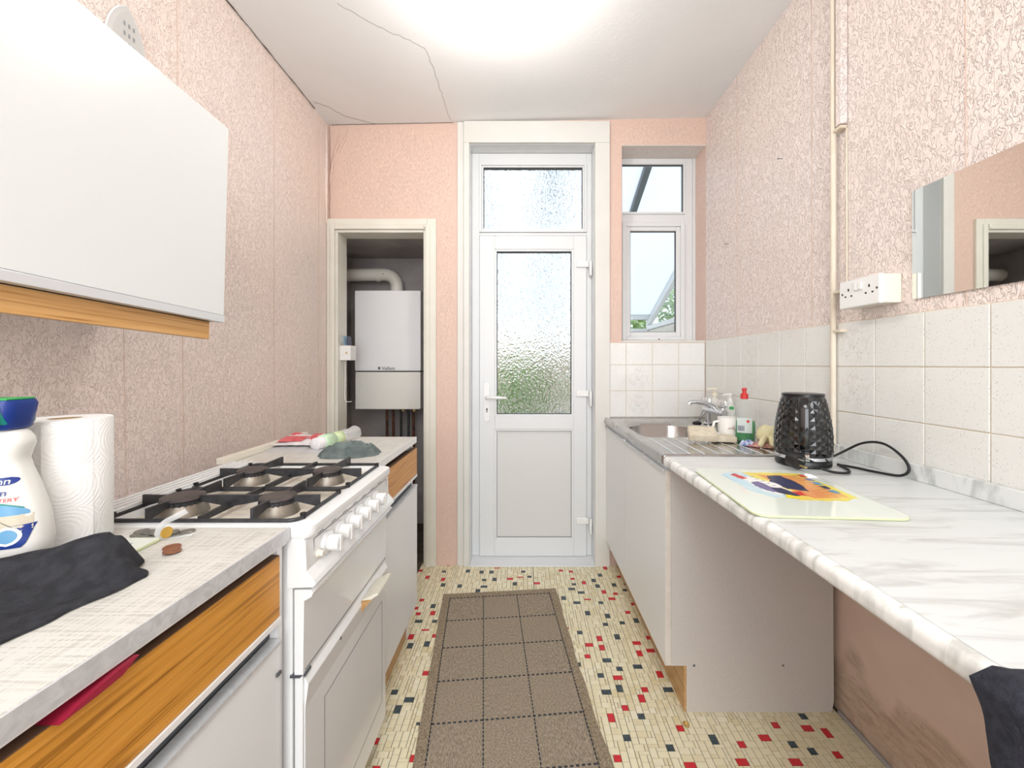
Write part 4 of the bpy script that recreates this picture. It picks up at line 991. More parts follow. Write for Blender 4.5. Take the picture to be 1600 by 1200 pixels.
blob(0, 0, [(-.02, -.045), (.0, -.06), (-.01, -.08), (-.03, -.07)], 'yellow', 10, 10, .002)
for k in range(5): blob(0, 0, rect(.108 - .002 * k, .124 - .002 * k, .11 - k * .035, .135 - k * .035), ['red', 'purple', 'sky', 'navy', 'sky'][k], 11, 20 + k, .002)
for k in range(8):
    a = .1 - k * .02; blob(0, 0, [(-.035 + k * .003, a), (-.02 + k * .004, a + .003), (-.022 + k * .004, a + .006)], 'ink', 12, 30 + k, .001)
for k in range(9): blob(0, 0, [(.07 + .001 * k, .12 - k * .02), (.098 + .001 * k, .118 - k * .02), (.098, .120 - k * .02)], 'wine' if k % 3 else 'navy', 13, 50 + k, .0006)

# ------------------------------------------------------------------ things at the sink
def bottle_pos(px, py, z=SZ): return onz(px, py, z)
def cloth_blob(name, label, cat, mat, c, rx, ry, h, seed=0, rot=0, folds=5, nr=12, na=44, edge=.25, fold_amp=.35, hp_=.7, stretch=None, z0=0):
    """a crumpled heap lying on a surface"""
    sd = Vector((seed * 7.3, seed * 3.1, 0)); cr_, sr_ = math.cos(rot), math.sin(rot)
    rings = []
    for i in range(nr + 1):
        t_ = 1 - i / nr if i else 1
        ring = []
        for k in range(na):
            a = 2 * PI * k / na
            q = Vector((math.cos(a), math.sin(a), 0))
            ro = 1 + edge * noise.noise(q * 1.3 + sd) + edge * .5 * noise.noise(q * 3.2 + sd)
            x, y = rx * ro * t_ * math.cos(a), ry * ro * t_ * math.sin(a)
            f = noise.noise(Vector((x / rx * folds * .45, y / ry * folds * .9, 0)) + sd)
            g = abs(noise.noise(Vector((x / rx * folds * .8, y / ry * folds * .35, 2)) + sd * 2))
            z = h * ((1 - t_ ** 3) ** hp_) * (.72 + fold_amp * f * 1.6 + fold_amp * (.5 - g * 1.8)) if t_ < 1 else 0
            z = max(z, .0015 if t_ < 1 else 0)
            if i == 1: z = max(z, .004)
            ring.append((c[0] + x * cr_ - y * sr_, c[1] + x * sr_ + y * cr_, c[2] + z))
        rings.append(ring)
    rings[-1] = [(c[0] + .001 * math.cos(2 * PI * k / na), c[1] + .001 * math.sin(2 * PI * k / na), rings[-1][0][2]) for k in range(na)]
    o = ob(name, B().rings(rings), mat, origin=c, smooth=75)
    return tag(o, label, cat)
# hand soap pump
def pump_bottle(name, label, px, py, h, r_, col, body='white_plastic', z=SZ, ring=None):
    p = Vector((px, py, z)); t = thing(name, label, 'bottle', tuple(p))
    c = (p.x, p.y, z - .0)
    ob('bottle_body', B().lathe([(r_ * .9, 0), (r_, .004), (r_, h * .55), (r_ * .8, h * .66), (r_ * .38, h * .72), (r_ * .36, h * .76)], c, 24), body, t, smooth=50)
    ob('collar', B().lathe([(r_ * .5, h * .75), (r_ * .5, h * .83), (r_ * .3, h * .85)], c, 18), ring or col, t, smooth=40)
    ob('pump', B().lathe([(r_ * .16, h * .84), (r_ * .16, h * .94), (r_ * .5, h * .95), (r_ * .5, h)], c, 14).tube([(c[0], c[1], c[2] + h * .975), (c[0] - r_ * 1.3, c[1] - .004, c[2] + h * .97), (c[0] - r_ * 1.5, c[1] - .004, c[2] + h * .94)], .004, 8), col, t, smooth=50)
    return t
t = pump_bottle('soap_dispenser', 'cream pump soap bottle behind the mixer tap', 1.027, 2.20, .185, .028, 'pump_white', 'bottle_hdpe')
pump_bottle('small_bottle', 'small clear bottle with a bright green collar behind the mug', .965, 1.90, .135, .020, 'white_plastic', 'soap_bottle', ring='green')
t = pump_bottle('lotion_bottle', 'white capped bottle standing against the tiles behind the green-collared bottle', 1.033, 2.05, .165, .024, 'white_plastic', 'bottle_hdpe')
# washing-up liquid
p = onz(1163, 690, SZ); p.y += .02; p.x = (1163 - 818) / 640 * p.y
wu = thing('washing_up_bottle', 'washing-up liquid bottle with red cap and green liquid', 'bottle', (p.x, p.y, SZ))
c = (p.x, p.y, SZ)
ob('liquid', B().lathe([(.028, .002), (.0305, .006), (.0315, .06), (.030, .082)], c, 28, 1.25, .75), 'green_liquid', wu, smooth=50)
ob('bottle_body', B().lathe([(.030, 0), (.033, .004), (.034, .06), (.031, .10), (.024, .135), (.012, .165), (.011, .172)], c, 28, 1.25, .75), 'soap_bottle', wu, smooth=50)
ob('cap', B().lathe([(.0145, .170), (.0145, .190), (.008, .193), (.007, .203), (.010, .207), (.009, .213), (.003, .215)], c, 20), 'red', wu, smooth=40)
lb_ = B().lathe([(.0345, .035), (.0345, .095)], c, 28, 1.25, .76, cap=(False, False)); 
fcs = [f for f in lb_.b.faces if not (-.9 < math.atan2(f.calc_center_median().y - c[1], f.calc_center_median().x - c[0]) + PI / 2 < .9)]
bmesh.ops.delete(lb_.b, geom=fcs, context='FACES')
lab = ob('label', lb_, 'label_film', wu, smooth=60)
bars = B()
for k in range(7): bars.box(c[0] - .024 + k * .0035, c[0] - .0225 + k * .0035, c[1] - .0270, c[1] - .0264, SZ + .044, SZ + .064)
ob('label_print', bars, 'navy', lab)
ob('label_mark', B().box(-.005, .005, 0, .0006, -.005, .005, 0, mat=Matrix.Translation((c[0] + .012, c[1] - .0268, SZ + .082)) @ Matrix.Rotation(R(45), 4, 'Y')), 'red', lab)
# mug
p = onz(1139, 688, SZ); p.y += .03; p.x = (1140 - 818) / 640 * p.y
mg = thing('mug', 'white mug with a small printed design beside the washing-up bottle', 'mug', (p.x, p.y, SZ)); c = (p.x, p.y, SZ)
ob('cup', B().lathe([(.030, 0), (.033, .003), (.036, .05), (.0375, .090), (.0375, .092), (.035, .092), (.034, .05), (.030, .008)], c, 32), 'ceramic', mg, smooth=50)
ob('handle', B().tube([(c[0] - .031, c[1] - .017, SZ + .075), (c[0] - .047, c[1] - .026, SZ + .072), (c[0] - .052, c[1] - .029, SZ + .05), (c[0] - .045, c[1] - .025, SZ + .028), (c[0] - .030, c[1] - .016, SZ + .022)], .0055, 10), 'ceramic', mg, smooth=60)
pr_ = B()
for k in range(5):
    a = -PI / 2 + .1 + k * .16; pr_.tube([(c[0] + .0372 * math.cos(a), c[1] + .0372 * math.sin(a), SZ + .045 + .004 * k), (c[0] + .0374 * math.cos(a + .2), c[1] + .0374 * math.sin(a + .2), SZ + .055 - .004 * k)], .0009, 5)
ob('print', pr_, 'coin_bronze', mg)
text('lettering', 'Pudd', .0135, 'ink', mg, (c[0] + .006, c[1] - .0368, SZ + .017), (PI / 2, 0, R(8)))
mg.rotation_euler = (0, 0, -.5); mg.location.x -= .014; mg.location.y -= .008; wu.rotation_euler = (0, 0, -.45)
# sponges
def sponge(label, p, dims, rot, tilt):
    b = B().box(-dims[0] / 2, dims[0] / 2, -dims[1] / 2, dims[1] / 2, 0, dims[2], min(dims) * .27, 3)
    for v in b.b.verts: v.co += Vector((0, 0, .003 * noise.noise(v.co * 40)))
    o = ob('sponge', b, 'sponge', smooth=60); o.location = p; o.rotation_euler = (tilt, 0, rot); o.rotation_euler[1] = -.0
    return tag(o, label, 'sponge', 'sponges on the drainer')
p = onz(1131, 690, SZ); sponge('flat beige sponge lying partly under the tilted one', (p.x, p.y, SZ + .0015), (.085, .06, .024), R(-10), 0)
p = onz(1098, 690, SZ); sponge('plump beige sponge tilted on top at the drainer', (p.x + .002, p.y + .012, SZ + .0155), (.108, .076, .034), R(-16), R(22))
# rubber gloves and cloth behind the kettle
gp = onz(1196, 697, SZ)
cloth_blob('dish_cloth', 'pink patterned dish cloth flattened under the rubber gloves', 'cloth', mottled('patterned_cloth', (222, 178, 160), (150, 70, 90), 60, .9), (gp.x, gp.y, SZ + .0005), .075, .045, .016, 3, R(-15), 4)
cloth_blob('blue_cloth', 'small blue and white cloth between gloves and bottle', 'cloth', mottled('blue_cloth', (96, 120, 180), (220, 224, 236), 70, .9), (gp.x - .055, gp.y + .02, SZ + .001), .028, .022, .02, 5, 0, 4)
gl = thing('rubber_gloves', 'crumpled cream rubber gloves on the drainer beside the kettle', 'gloves', (gp.x + .02, gp.y + .02, SZ + .012))
g0 = Vector((gp.x + .018, gp.y + .015, SZ + .014))
def lump(c, rx, ry, h, seed, rot=0):
    rings = []
    for i in range(11):
        th = -PI / 2 + PI * i / 10
        ring = []
        for k in range(28):
            a = 2 * PI * k / 28; d = Vector((math.cos(a) * math.cos(th), math.sin(a) * math.cos(th), math.sin(th)))
            s_ = 1 + .28 * noise.noise(d * 2 + Vector((seed, 0, 0))) + .14 * noise.noise(d * 5 + Vector((seed, 3, 0)))
            x, y = d.x * rx * s_, d.y * ry * s_
            ring.append((c[0] + x * math.cos(rot) - y * math.sin(rot), c[1] + x * math.sin(rot) + y * math.cos(rot), c[2] + max((d.z * s_ + .75) * h, 0)))
        rings.append(ring)
    return B().rings(rings)
ob('glove', lump(g0, .042, .035, .036, 2, .6), 'glove', gl, smooth=70)
for k, (dx, dy, ln) in enumerate(((-.035, -.035, .04), (-.012, -.040, .045), (.018, -.036, .03), (.03, .0, .04))):
    s0 = g0 + Vector((dx * .5, dy * .5, .018)); ob('finger', B().tube(smooth_path([s0, s0 + Vector((dx * .6, dy * .6, .0)), s0 + Vector((dx * 1.1, dy * 1.0, -.016)), s0 + Vector((dx * 1.35, dy * 1.25, -.022))], 4), [.011] * 6 + [.010] * 4 + [.008, .006, .003][:3], 10), 'glove', gl, smooth=70)

# ------------------------------------------------------------------ things on the far left worktop
LZ = .8636
def sheet(name, corners, h, mat, seed, parent=None, nu=22, nv=14, amp=.008, origin=None, thick=.0016, freq=9):
    """a thin crumpled sheet over four corners, really thick and resting on z"""
    c = [Vector(p) for p in corners]
    def f(u, v, off=0):
        p = c[0].lerp(c[1], u).lerp(c[3].lerp(c[2], u), v)
        e = min(u, 1 - u, v, 1 - v); k = min(1, e * 5)
        q = Vector((p.x * freq, p.y * freq * .7, seed))
        dz = h * k + amp * (noise.noise(q * 3) + .6 * abs(noise.noise(q * 6))) * (.25 + .75 * k)
        px = p.x + .006 * noise.noise(q * 2 + Vector((5, 0, 0))); py = p.y + .006 * noise.noise(q * 2 + Vector((9, 0, 0)))
        return (px, py, p.z + max(dz, 0) + off)
    bm = B(); nu_, nv_ = nu, nv
    top = [[bm.b.verts.new(f(i / nu_, j / nv_, thick)) for j in range(nv_ + 1)] for i in range(nu_ + 1)]
    bot = [[bm.b.verts.new(f(i / nu_, j / nv_, .0002)) for j in range(nv_ + 1)] for i in range(nu_ + 1)]
    for i in range(nu_):
        for j in range(nv_):
            bm.b.faces.new((top[i][j], top[i + 1][j], top[i + 1][j + 1], top[i][j + 1])); bm.b.faces.new((bot[i][j], bot[i][j + 1], bot[i + 1][j + 1], bot[i + 1][j]))
    for i in range(nu_):
        bm.b.faces.new((top[i][0], bot[i][0], bot[i + 1][0], top[i + 1][0])); bm.b.faces.new((top[i][nv_], top[i + 1][nv_], bot[i + 1][nv_], bot[i][nv_]))
    for j in range(nv_):
        bm.b.faces.new((top[0][j], top[0][j + 1], bot[0][j + 1], bot[0][j])); bm.b.faces.new((top[nu_][j], bot[nu_][j], bot[nu_][j + 1], top[nu_][j + 1]))
    return ob(name, bm, mat, parent, smooth=70, origin=origin)
def q4(pts, z): return [tuple(onz(px, py, z)[:2]) + (z,) for px, py in pts]
cor = q4([(415, 706), (500, 709), (520, 690), (432, 690)], LZ)
tag(sheet('plastic_film', cor, .004, 'bag_clear', 4, origin=cor[0], amp=.006), 'clear crumpled film under the red and white bag', 'film')
cor = q4([(424, 701), (500, 701), (524, 684), (455, 684)], LZ); cor = [(x, y, z + .012) for x, y, z in cor]
pb = sheet('carrier_bag', cor, .006, 'bag_white', 7, origin=cor[0], amp=.010); tag(pb, 'flattened white plastic bag with red print by the left wall', 'bag')
def inner(c, u0, u1, v0, v1, dz):
    c = [Vector(p) for p in c]; g = lambda u, v: tuple(c[0].lerp(c[1], u).lerp(c[3].lerp(c[2], u), v) + Vector((0, 0, dz)))
    return [g(u0, v0), g(u1, v0), g(u1, v1), g(u0, v1)]
for k, (u0, u1, v0, v1, s_) in enumerate(((.06, .55, .12, .6, 7), (.60, .78, .2, .9, 7), (.1, .3, .75, .9, 7))):
    sheet('red_print', inner(cor, u0, u1, v0, v1, .0095), .004, 'bag_red', s_, pb, amp=.005)
# roll of white bags
ra = onz(492, 704, LZ); rbv = onz(555, 684, LZ)
a0 = Vector((ra.x, ra.y, LZ + .023)); a1 = Vector((rbv.x, rbv.y, LZ + .023)); dv = (a1 - a0)
br = thing('bag_roll', 'roll of thin white plastic bags with green wrapper', 'roll', (a0.x, a0.y, LZ))
def rollprof(ts, rads, seed):
    u = dv.normalized(); s_ = u.cross(Vector((0, 0, 1))).normalized(); v = s_.cross(u)
    out = []
    for t_, r_ in zip(ts, rads):
        ring = []
        for k in range(24):
            a = 2 * PI * k / 24; rr0 = r_ * (1 + .12 * noise.noise(Vector((math.cos(a) * 1.5, math.sin(a) * 1.5, t_ * 5 + seed))))
            p = a0 + dv * t_ + (s_ * math.cos(a) + v * math.sin(a)) * rr0
            p.z = max(p.z, LZ + .0008); ring.append(p)
        out.append(ring)
    return B().rings(out)
ob('core', rollprof([0, .01, .3, .62], [.019, .022, .023, .022], 1), 'bag_white', br, smooth=60)
ob('wrapper', rollprof([.14, .15, .38, .39], [.022, .0265, .0265, .022], 1), 'lightgreen', br, smooth=60)
ob('print_band', rollprof([.40, .41, .58, .59], [.022, .026, .026, .022], 1), mottled('citrus_print', (232, 232, 190), (190, 220, 170), 60, .4), br, smooth=60)
ob('loose_end', rollprof([.60, .72, .85, 1.0, 1.05], [.022, .027, .024, .029, .010], 3), 'clear_plastic', br, smooth=60)
# grey cloth
gp2 = onz(548, 711, LZ)
cloth_blob('grey_cloth', 'crumpled grey-green cloth on the worktop beyond the cooker', 'cloth', 'grey_cloth', (gp2.x, gp2.y, LZ + .0003), .105, .055, .050, 11, R(12), 4, 16, 72, .22, .34)

# ------------------------------------------------------------------ things on the near left worktop
NZ = .8633
gb = thing('glass_board', 'pale glass board with a grey panel under the paper towel roll', 'board', (-.79, .6, NZ))
ob('glass', B().prism(rrect(-.925, -.648, .50, .731, NZ, .006), (0, 0, .005)), 'glass_board', gb)
ob('rim', B().tube(rrect(-.925, -.648, .50, .731, NZ + .0025, .006), .0027, 6, closed=True), 'glass_edge', gb, smooth=60)
ob('panel', B().box(-.90, -.675, .55, .708, NZ + .005, NZ + .0056), 'grey_panel', gb)
RXc, RYc, RZc = -.797, .712, NZ + .0057
kr = thing('paper_towel_roll', 'white embossed paper towel roll standing on the near left worktop', 'roll', (RXc, RYc, RZc))
ob('paper', B().lathe([(.058, 0), (.060, .002), (.0605, .10), (.0605, .213), (.0595, .2155), (.022, .2155), (.0215, .20), (.0215, 0)], (RXc, RYc, RZc), 64, cap=(False, False)), 'roll', kr, smooth=50)
ob('core', B().lathe([(.0212, .001), (.0212, .215), (.0195, .215), (.0195, .001)], (RXc, RYc, RZc), 32), 'cardboard', kr, smooth=50)
ob('loose_sheet', B().grid(lambda u, v: (RXc + (.0612 + .004 * u * u) * math.cos(R(-10 - 55 * u)), RYc + (.0612 + .004 * u * u) * math.sin(R(-10 - 55 * u)), RZc + .002 + .211 * v), 14, 4), 'roll', kr, smooth=60)
# stain remover bottle
bt = thing('cleaner_bottle', 'white stain remover bottle with blue and green brush head cap', 'bottle', (-.778, .608, NZ + .0057), local=True, rotz=R(8))
def oval(z, w_, d_, n=80, p=.8): return [(w_ * math.copysign(abs(math.cos(a)) ** p, math.cos(a)), d_ * math.copysign(abs(math.sin(a)) ** p, math.sin(a)), z) for a in [2 * PI * k / n for k in range(n)]]
prof = [(0, .050, .024), (.005, .057, .029), (.05, .064, .033), (.09, .058, .032), (.13, .045, .029), (.155, .035, .026), (.168, .0315, .025), (.178, .034, .026), (.190, .038, .028), (.199, .037, .027), (.207, .032, .024), (.212, .026, .021)]
ob('bottle_body', B().rings([oval(z, a, d) for z, a, d in prof]), 'bottle_hdpe', bt, smooth=60)
hdv = ob('brush_head', B().rings([oval(z, a, d, 40, .5) for z, a, d in ((.2125, .026, .022), (.216, .029, .025), (.250, .035, .028), (.256, .033, .026))]), 'royal', bt, smooth=50)
ob('brush_window', B().rings([oval(z, a, d, 40, .5) for z, a, d in ((.221, .0290, .0272), (.223, .0292, .0292), (.245, .0292, .0300), (.248, .0280, .0290))]), 'teal', hdv, smooth=50)
for k in range(7): ob('bristle_row', B().box(.012, .026, -.0325, -.0265, .2200 + k * .0042, .2224 + k * .0042, .0006), 'green', hdv)
ob('bristle_bed', B().box(-.028, .028, -.02, .02, .256, .259, .001), 'green', hdv)
# labels: flat print following the front of the bottle
def surf(x, z):
    for i in range(len(prof) - 1):
        if prof[i][0] <= z <= prof[i + 1][0]:
            t_ = (z - prof[i][0]) / (prof[i + 1][0] - prof[i][0]); w_ = prof[i][1] + (prof[i + 1][1] - prof[i][1]) * t_; d_ = prof[i][2] + (prof[i + 1][2] - prof[i][2]) * t_; break
    c_ = min(abs(x) / w_, .999) ** (1 / .8); return -d_ * (math.sqrt(1 - c_ * c_)) ** .8
def decal(nm, x0, x1, z0, z1, mat, lift=.0006, nx=12, nz=6, shape=None, par=None):
    def f(u, v):
        z = z0 + (z1 - z0) * v; a, c_ = (x0, x1)
        if shape: a, c_ = shape(v)
        x = .014 + a + (c_ - a) * u; return (x, surf(x, z) - lift - .0007, z)
    return ob(nm, B().grid(f, nx, nz), mat, par or bt, smooth=60, rec=False)
decal('brand_band', -.04, .03, .1345, .1455, 'royal', .0006, shape=lambda v: (-.040, .019 + .006 * math.sin(PI * v) ** .5))
decal('label_bar', -.035, .009, .147, .1505, 'green'); decal('label_bar', -.035, .008, .1305, .1325, 'green')
decal('label_teal', -.046, .030, .100, .1095, 'teal', .0005, shape=lambda v: (-.048, .036 * (1 - .55 * v ** 1.5)))
decal('label_sky', -.046, .030, .0915, .107, 'sky', .0008, shape=lambda v: (-.050, .040 * (1 - .58 * v ** 2.5)))
decal('label_scene', -.046, .040, .066, .0915, Mat('label_scene_print', (196, 188, 168), .4), .0006, shape=lambda v: (-.052, .044 - .002 * v))
decal('label_wine', .0, .016, .080, .089, 'wine', .001, shape=lambda v: (.008 - .008 * math.sin(PI * v), .012 + .005 * math.sin(PI * v)))
decal('label_stem', 0, .01, .072, .083, 'ink', .0012, shape=lambda v: (.031 - .014 * v, .0322 - .014 * v))
decal('label_blue', -.046, .044, .045, .077, 'royal', .0009, shape=lambda v: (-.045 + .07 * v ** 3, .036 + .009 * v ** .4))
decal('label_red', -.046, .002, .0525, .067, 'red', .0012, shape=lambda v: (-.05, .012))
decal('label_badge', .012, .036, .049, .076, 'white', .0015, nz=14, shape=lambda v: (.024 - .0135 * math.sin(PI * v) ** .5, .024 + .0135 * math.sin(PI * v) ** .5))
decal('label_badge_core', .014, .034, .0525, .0725, 'sky', .0018, nz=14, shape=lambda v: (.024 - .010 * math.sin(PI * v) ** .5, .024 + .010 * math.sin(PI * v) ** .5))
def wrapped(s_, size, mat, xr, z):
    o = text('lettering', s_, size, mat, bt, (0, 0, 0), (0, 0, 0), .00015)
    xm = max(v.co.x for v in o.data.vertices)
    for v in o.data.vertices:
        x, zz = v.co.x - xm + xr + .019, v.co.y + z
        v.co = Vector((x, surf(x, zz) - .0021 - (.0003 if v.co.z > 0 else 0), zz))
wrapped('Beckmann', .0120, 'white', .0150, .1400)
wrapped('Carpet Stain', .0135, 'royal', .0140, .1240)
wrapped('UPHOLSTERY', .0075, 'red', .0250, .1135)
# black cloth
def black_cloth():
    cor_px = [(0, 1022), (238, 915), (190, 866), (-60, 905)]
    cor = q4(cor_px, NZ)
    c = [Vector(p) for p in cor]
    c[0] = Vector((-.585, .440, NZ)); c[1] = Vector((-.556, .603, NZ)); c[2] = Vector((-.655, .672, NZ + .006)); c[3] = Vector((-.93, .42, NZ + .006))
    nu, nv = 60, 44
    bm = B()
    def f(u, v, off):
        p = c[0].lerp(c[1], u).lerp(c[3].lerp(c[2], u), v)
        e = min(1, u * 6, (1 - u) * 9, v * 7, (1 - v) * 6)
        ridge = .040 * math.exp(-((v - .55 - .18 * math.sin(u * 3)) / .26) ** 2) * (.55 + .45 * u) + .024 * math.exp(-((u - .8) / .12) ** 2) * math.exp(-((v - .35) / .3) ** 2)
        n1 = .012 * noise.noise(Vector((u * 2.2, v * 7 + u * 3, 1))) + .006 * noise.noise(Vector((u * 4, v * 16, 3)))
        z = e * (ridge + .006 + n1) + .001
        z = max(z, .001)
        off_xy = .02 * noise.noise(Vector((u * 3, v * 3, 8)))
        return (p.x + off_xy, p.y + off_xy * .6, p.z + z * (1.0) + off + .0003)
    T = [[bm.b.verts.new(f(i / nu, j / nv, .003)) for j in range(nv + 1)] for i in range(nu + 1)]
    S = [[bm.b.verts.new(f(i / nu, j / nv, 0)) for j in range(nv + 1)] for i in range(nu + 1)]
    for i in range(nu):
        for j in range(nv):
            bm.b.faces.new((T[i][j], T[i + 1][j], T[i + 1][j + 1], T[i][j + 1])); bm.b.faces.new((S[i][j], S[i][j + 1], S[i + 1][j + 1], S[i + 1][j]))
        bm.b.faces.new((T[i][0], S[i][0], S[i + 1][0], T[i + 1][0])); bm.b.faces.new((T[i][nv], T[i + 1][nv], S[i + 1][nv], S[i][nv]))
    for j in range(nv):
        bm.b.faces.new((T[0][j], T[0][j + 1], S[0][j + 1], S[0][j])); bm.b.faces.new((T[nu][j], S[nu][j], S[nu][j + 1], T[nu][j + 1]))
    return ob('flannel', bm, 'black_cloth', origin=(-.72, .55, NZ), smooth=75)
tag(black_cloth(), 'crumpled black flannel on the near left worktop corner', 'flannel')
cor = [(-.93, .545, NZ + .006), (-.80, .575, NZ + .012), (-.83, .625, NZ + .02), (-.95, .60, NZ + .006)]
tag(sheet('wrapper', cor, .012, 'clear_plastic', 13, origin=cor[0], amp=.01), 'clear plastic wrapper at the foot of the cleaner bottle', 'wrapper')
# coins
CR = .0122
def coin(px, py, k, mat, label, r_=CR, z=NZ, tilt=(0, 0), grp='silver coins in the small pile'):
    p = onz(px, py, z)
    o = ob('coin', B().lathe([(r_ * .97, 0), (r_, .0003), (r_, .0015), (r_ * .97, .0018), (r_ * .88, .0018), (r_ * .86, .0015)], (0, 0, 0), 24), mat, smooth=30)
    o.location = (p.x, p.y, z); o.rotation_euler = (tilt[0], tilt[1], 0); return tag(o, label, 'coin', grp)
sil = [(214, 836.5, 0), (226, 836, 0), (238, 836, 0), (250, 835.5, 0), (262, 836, 0), (274, 835.5, 0), (232, 831.5, 1), (245, 831.5, 1), (258, 832, 1), (270, 832, 1), (293, 830.5, 0), (222, 831, 0)]
for k, (px, py, lv) in enumerate(sil):
    coin(px, py, k, 'coin_silver', 'silver coin in the small pile at the cooker end of the worktop', CR * (.85 if k % 3 == 0 else 1), NZ + .0004 + lv * .0022 + .0006 * (k % 2), (R(3 * ((k * 7) % 5 - 2)) * .5, R(2)))
coin(261, 832, 0, 'coin_gold', 'brass coloured coin standing tilted on the silver coins', .0100, NZ + .011, (R(62), R(8)), None)
coin(268.5, 855.5, 0, 'coin_bronze', 'bronze coin in front of the pile, farther of two', .0128, NZ + .0004, (R(1), 0), 'two bronze coins')
coin(269, 861.5, 0, 'coin_bronze', 'bronze coin in front of the pile, nearer of two', .0128, NZ + .0024, (R(-3), 0), 'two bronze coins')
p = onz(252, 840, NZ)
tag(ob('torn_bag', B().tube(smooth_path([(p.x + .05, p.y + .008, NZ + .002), (p.x + .015, p.y - .006, NZ + .0015), (p.x - .006, p.y, NZ + .006), (p.x - .004, p.y + .01, NZ + .022), (p.x + .012, p.y + .02, NZ + .032), (p.x + .026, p.y + .024, NZ + .040)]), .0052, 8, rz=.25), 'clear_plastic', smooth=60, origin=(p.x, p.y, NZ)), 'torn strip of clear plastic curling over the coins', 'wrapper')

# ------------------------------------------------------------------ dark towel over the right worktop corner
def towel():
    nu, nv = 40, 36; bm = B()
    def f(u, v, off):
        # u across the worktop from the hanging end up over the edge; v from far (1) to near (0)
        y = .14 + .286 * v
        s_ = -.16 + .40 * u             # arc coordinate, 0 at the worktop edge
        fold = .008 * math.sin(v * 15 + u * 3) + .008 * noise.noise(Vector((u * 3, v * 4, 2)))
        round_ = (1 - v); edge_in = .05 * max(0, (v - .75) / .25) ** 2
        if s_ < 0:
            x = .468 - .008 - fold * .6 - off; z = .862 + s_ * (1 - .55 * max(0, v - .4)); y -= .12 * (-s_) * v * 2.4
            z += 0
        else:
            x = .470 + s_; z = .8675 + off + .030 * math.sin(min(1, s_ / .12) * PI * .5) * min(1, (1 - v) * 6) * (.8 + .4 * noise.noise(Vector((u * 4, v * 5, 6)))) + abs(fold) * .5 * min(1, (1 - v) * 6)
            y += -edge_in * .3
        if abs(s_) < .02: z += .004 * (1 - abs(s_) / .02)
        return (x, y + .01 * noise.noise(Vector((u * 5, 0, 0))), z)
    T = [[bm.b.verts.new(f(i / nu, j / nv, .004)) for j in range(nv + 1)] for i in range(nu + 1)]
    S = [[bm.b.verts.new(f(i / nu, j / nv, 0)) for j in range(nv + 1)] for i in range(nu + 1)]
    for i in range(nu):
        for j in range(nv):
            bm.b.faces.new((T[i][j], T[i + 1][j], T[i + 1][j + 1], T[i][j + 1])); bm.b.faces.new((S[i][j], S[i][j + 1], S[i + 1][j + 1], S[i + 1][j]))
        bm.b.faces.new((T[i][0], S[i][0], S[i + 1][0], T[i + 1][0])); bm.b.faces.new((T[i][nv], T[i + 1][nv], S[i + 1][nv], S[i][nv]))
    for j in range(nv):
        bm.b.faces.new((T[0][j], T[0][j + 1], S[0][j + 1], S[0][j])); bm.b.faces.new((T[nu][j], S[nu][j], S[nu][j + 1], T[nu][j + 1]))
    return ob('hand_towel', bm, 'towel', origin=(.5, .3, .868), smooth=75)
tag(towel(), 'dark navy towel hanging over the near corner of the right worktop', 'towel')

# ------------------------------------------------------------------ outside: lean-to roof, ground, shrubs
gr_ = struct('ground_outside', B().box(-8, 10, YB + .36, 16, -.3, -.05), 'patio')
lt = thing('lean_to', 'lean-to conservatory with pale translucent roof beyond the back door', 'conservatory', (.75, 4.6, 0))
def rz_(y): return 3.11 - .44 * (y - 3.96)
ya, yb2 = 2.78, 6.55
RXS = [-1.5, -.6, .3, 1.2, 2.05]
for k in range(4):
    x0, x1 = RXS[k] + .03, RXS[k + 1] - .03
    ob('roof_panel', B().prism([(x0, ya, rz_(ya)), (x0, yb2, rz_(yb2)), (x0, yb2, rz_(yb2) + .012), (x0, ya, rz_(ya) + .012)], (x1 - x0, 0, 0)), 'polycarb', lt)
for k, x in enumerate(RXS):
    ob('rafter', B().prism([(x - .03, ya, rz_(ya) - .06), (x - .03, yb2, rz_(yb2) - .06), (x - .03, yb2, rz_(yb2) + .02), (x - .03, ya, rz_(ya) + .02)], (.06, 0, 0)), 'rafter' if k < 4 else 'upvc', lt)
ob('eaves_beam', B().box(-1.5, 2.05, yb2, yb2 + .08, 1.90, 2.0, .01), 'upvc', lt)
ob('eaves_beam', B().box(-1.5, 2.05, yb2 + .0, yb2 + .06, 1.70, 1.755, .01), 'upvc', lt)
ob('wall_plate', B().box(-1.5, 2.05, ya - .08, ya, 3.5, 3.7), 'rafter', lt)
ob('side_rail', B().box(1.98, 2.06, 2.8, yb2, 1.73, 1.80, .01), 'upvc', lt)
ob('side_bar', B().prism([(1.99, 5.0, rz_(5.0) - .16), (1.99, yb2, rz_(yb2) - .16), (1.99, yb2, rz_(yb2) - .07), (1.99, 5.0, rz_(5.0) - .07)], (.06, 0, 0)), 'upvc', lt)
ob('side_bar', B().box(1.99, 2.05, 4.9, 4.96, 1.8, rz_(4.96) - .08), 'upvc', lt)
ob('side_pane', B().prism([(2.015, 3.0, 1.81), (2.015, yb2 - .05, 1.81), (2.015, yb2 - .05, rz_(yb2) - .16), (2.015, 3.0, rz_(3.0) - .16)], (.008, 0, 0)), 'clear', lt)
for x in (-1.47, .42, 2.02): ob('post', B().box(x - .04, x + .04, yb2, yb2 + .08, -.05, 1.9, .01), 'rafter' if x == .42 else 'upvc', lt)
ob('dwarf_wall', B().box(-1.5, -.5, yb2, yb2 + .09, -.05, .55).box(.55, 2.05, yb2, yb2 + .09, -.05, .55), 'render', lt)
ob('side_wall', B().box(1.98, 2.07, 2.8, yb2, -.05, 1.72), 'render', lt)
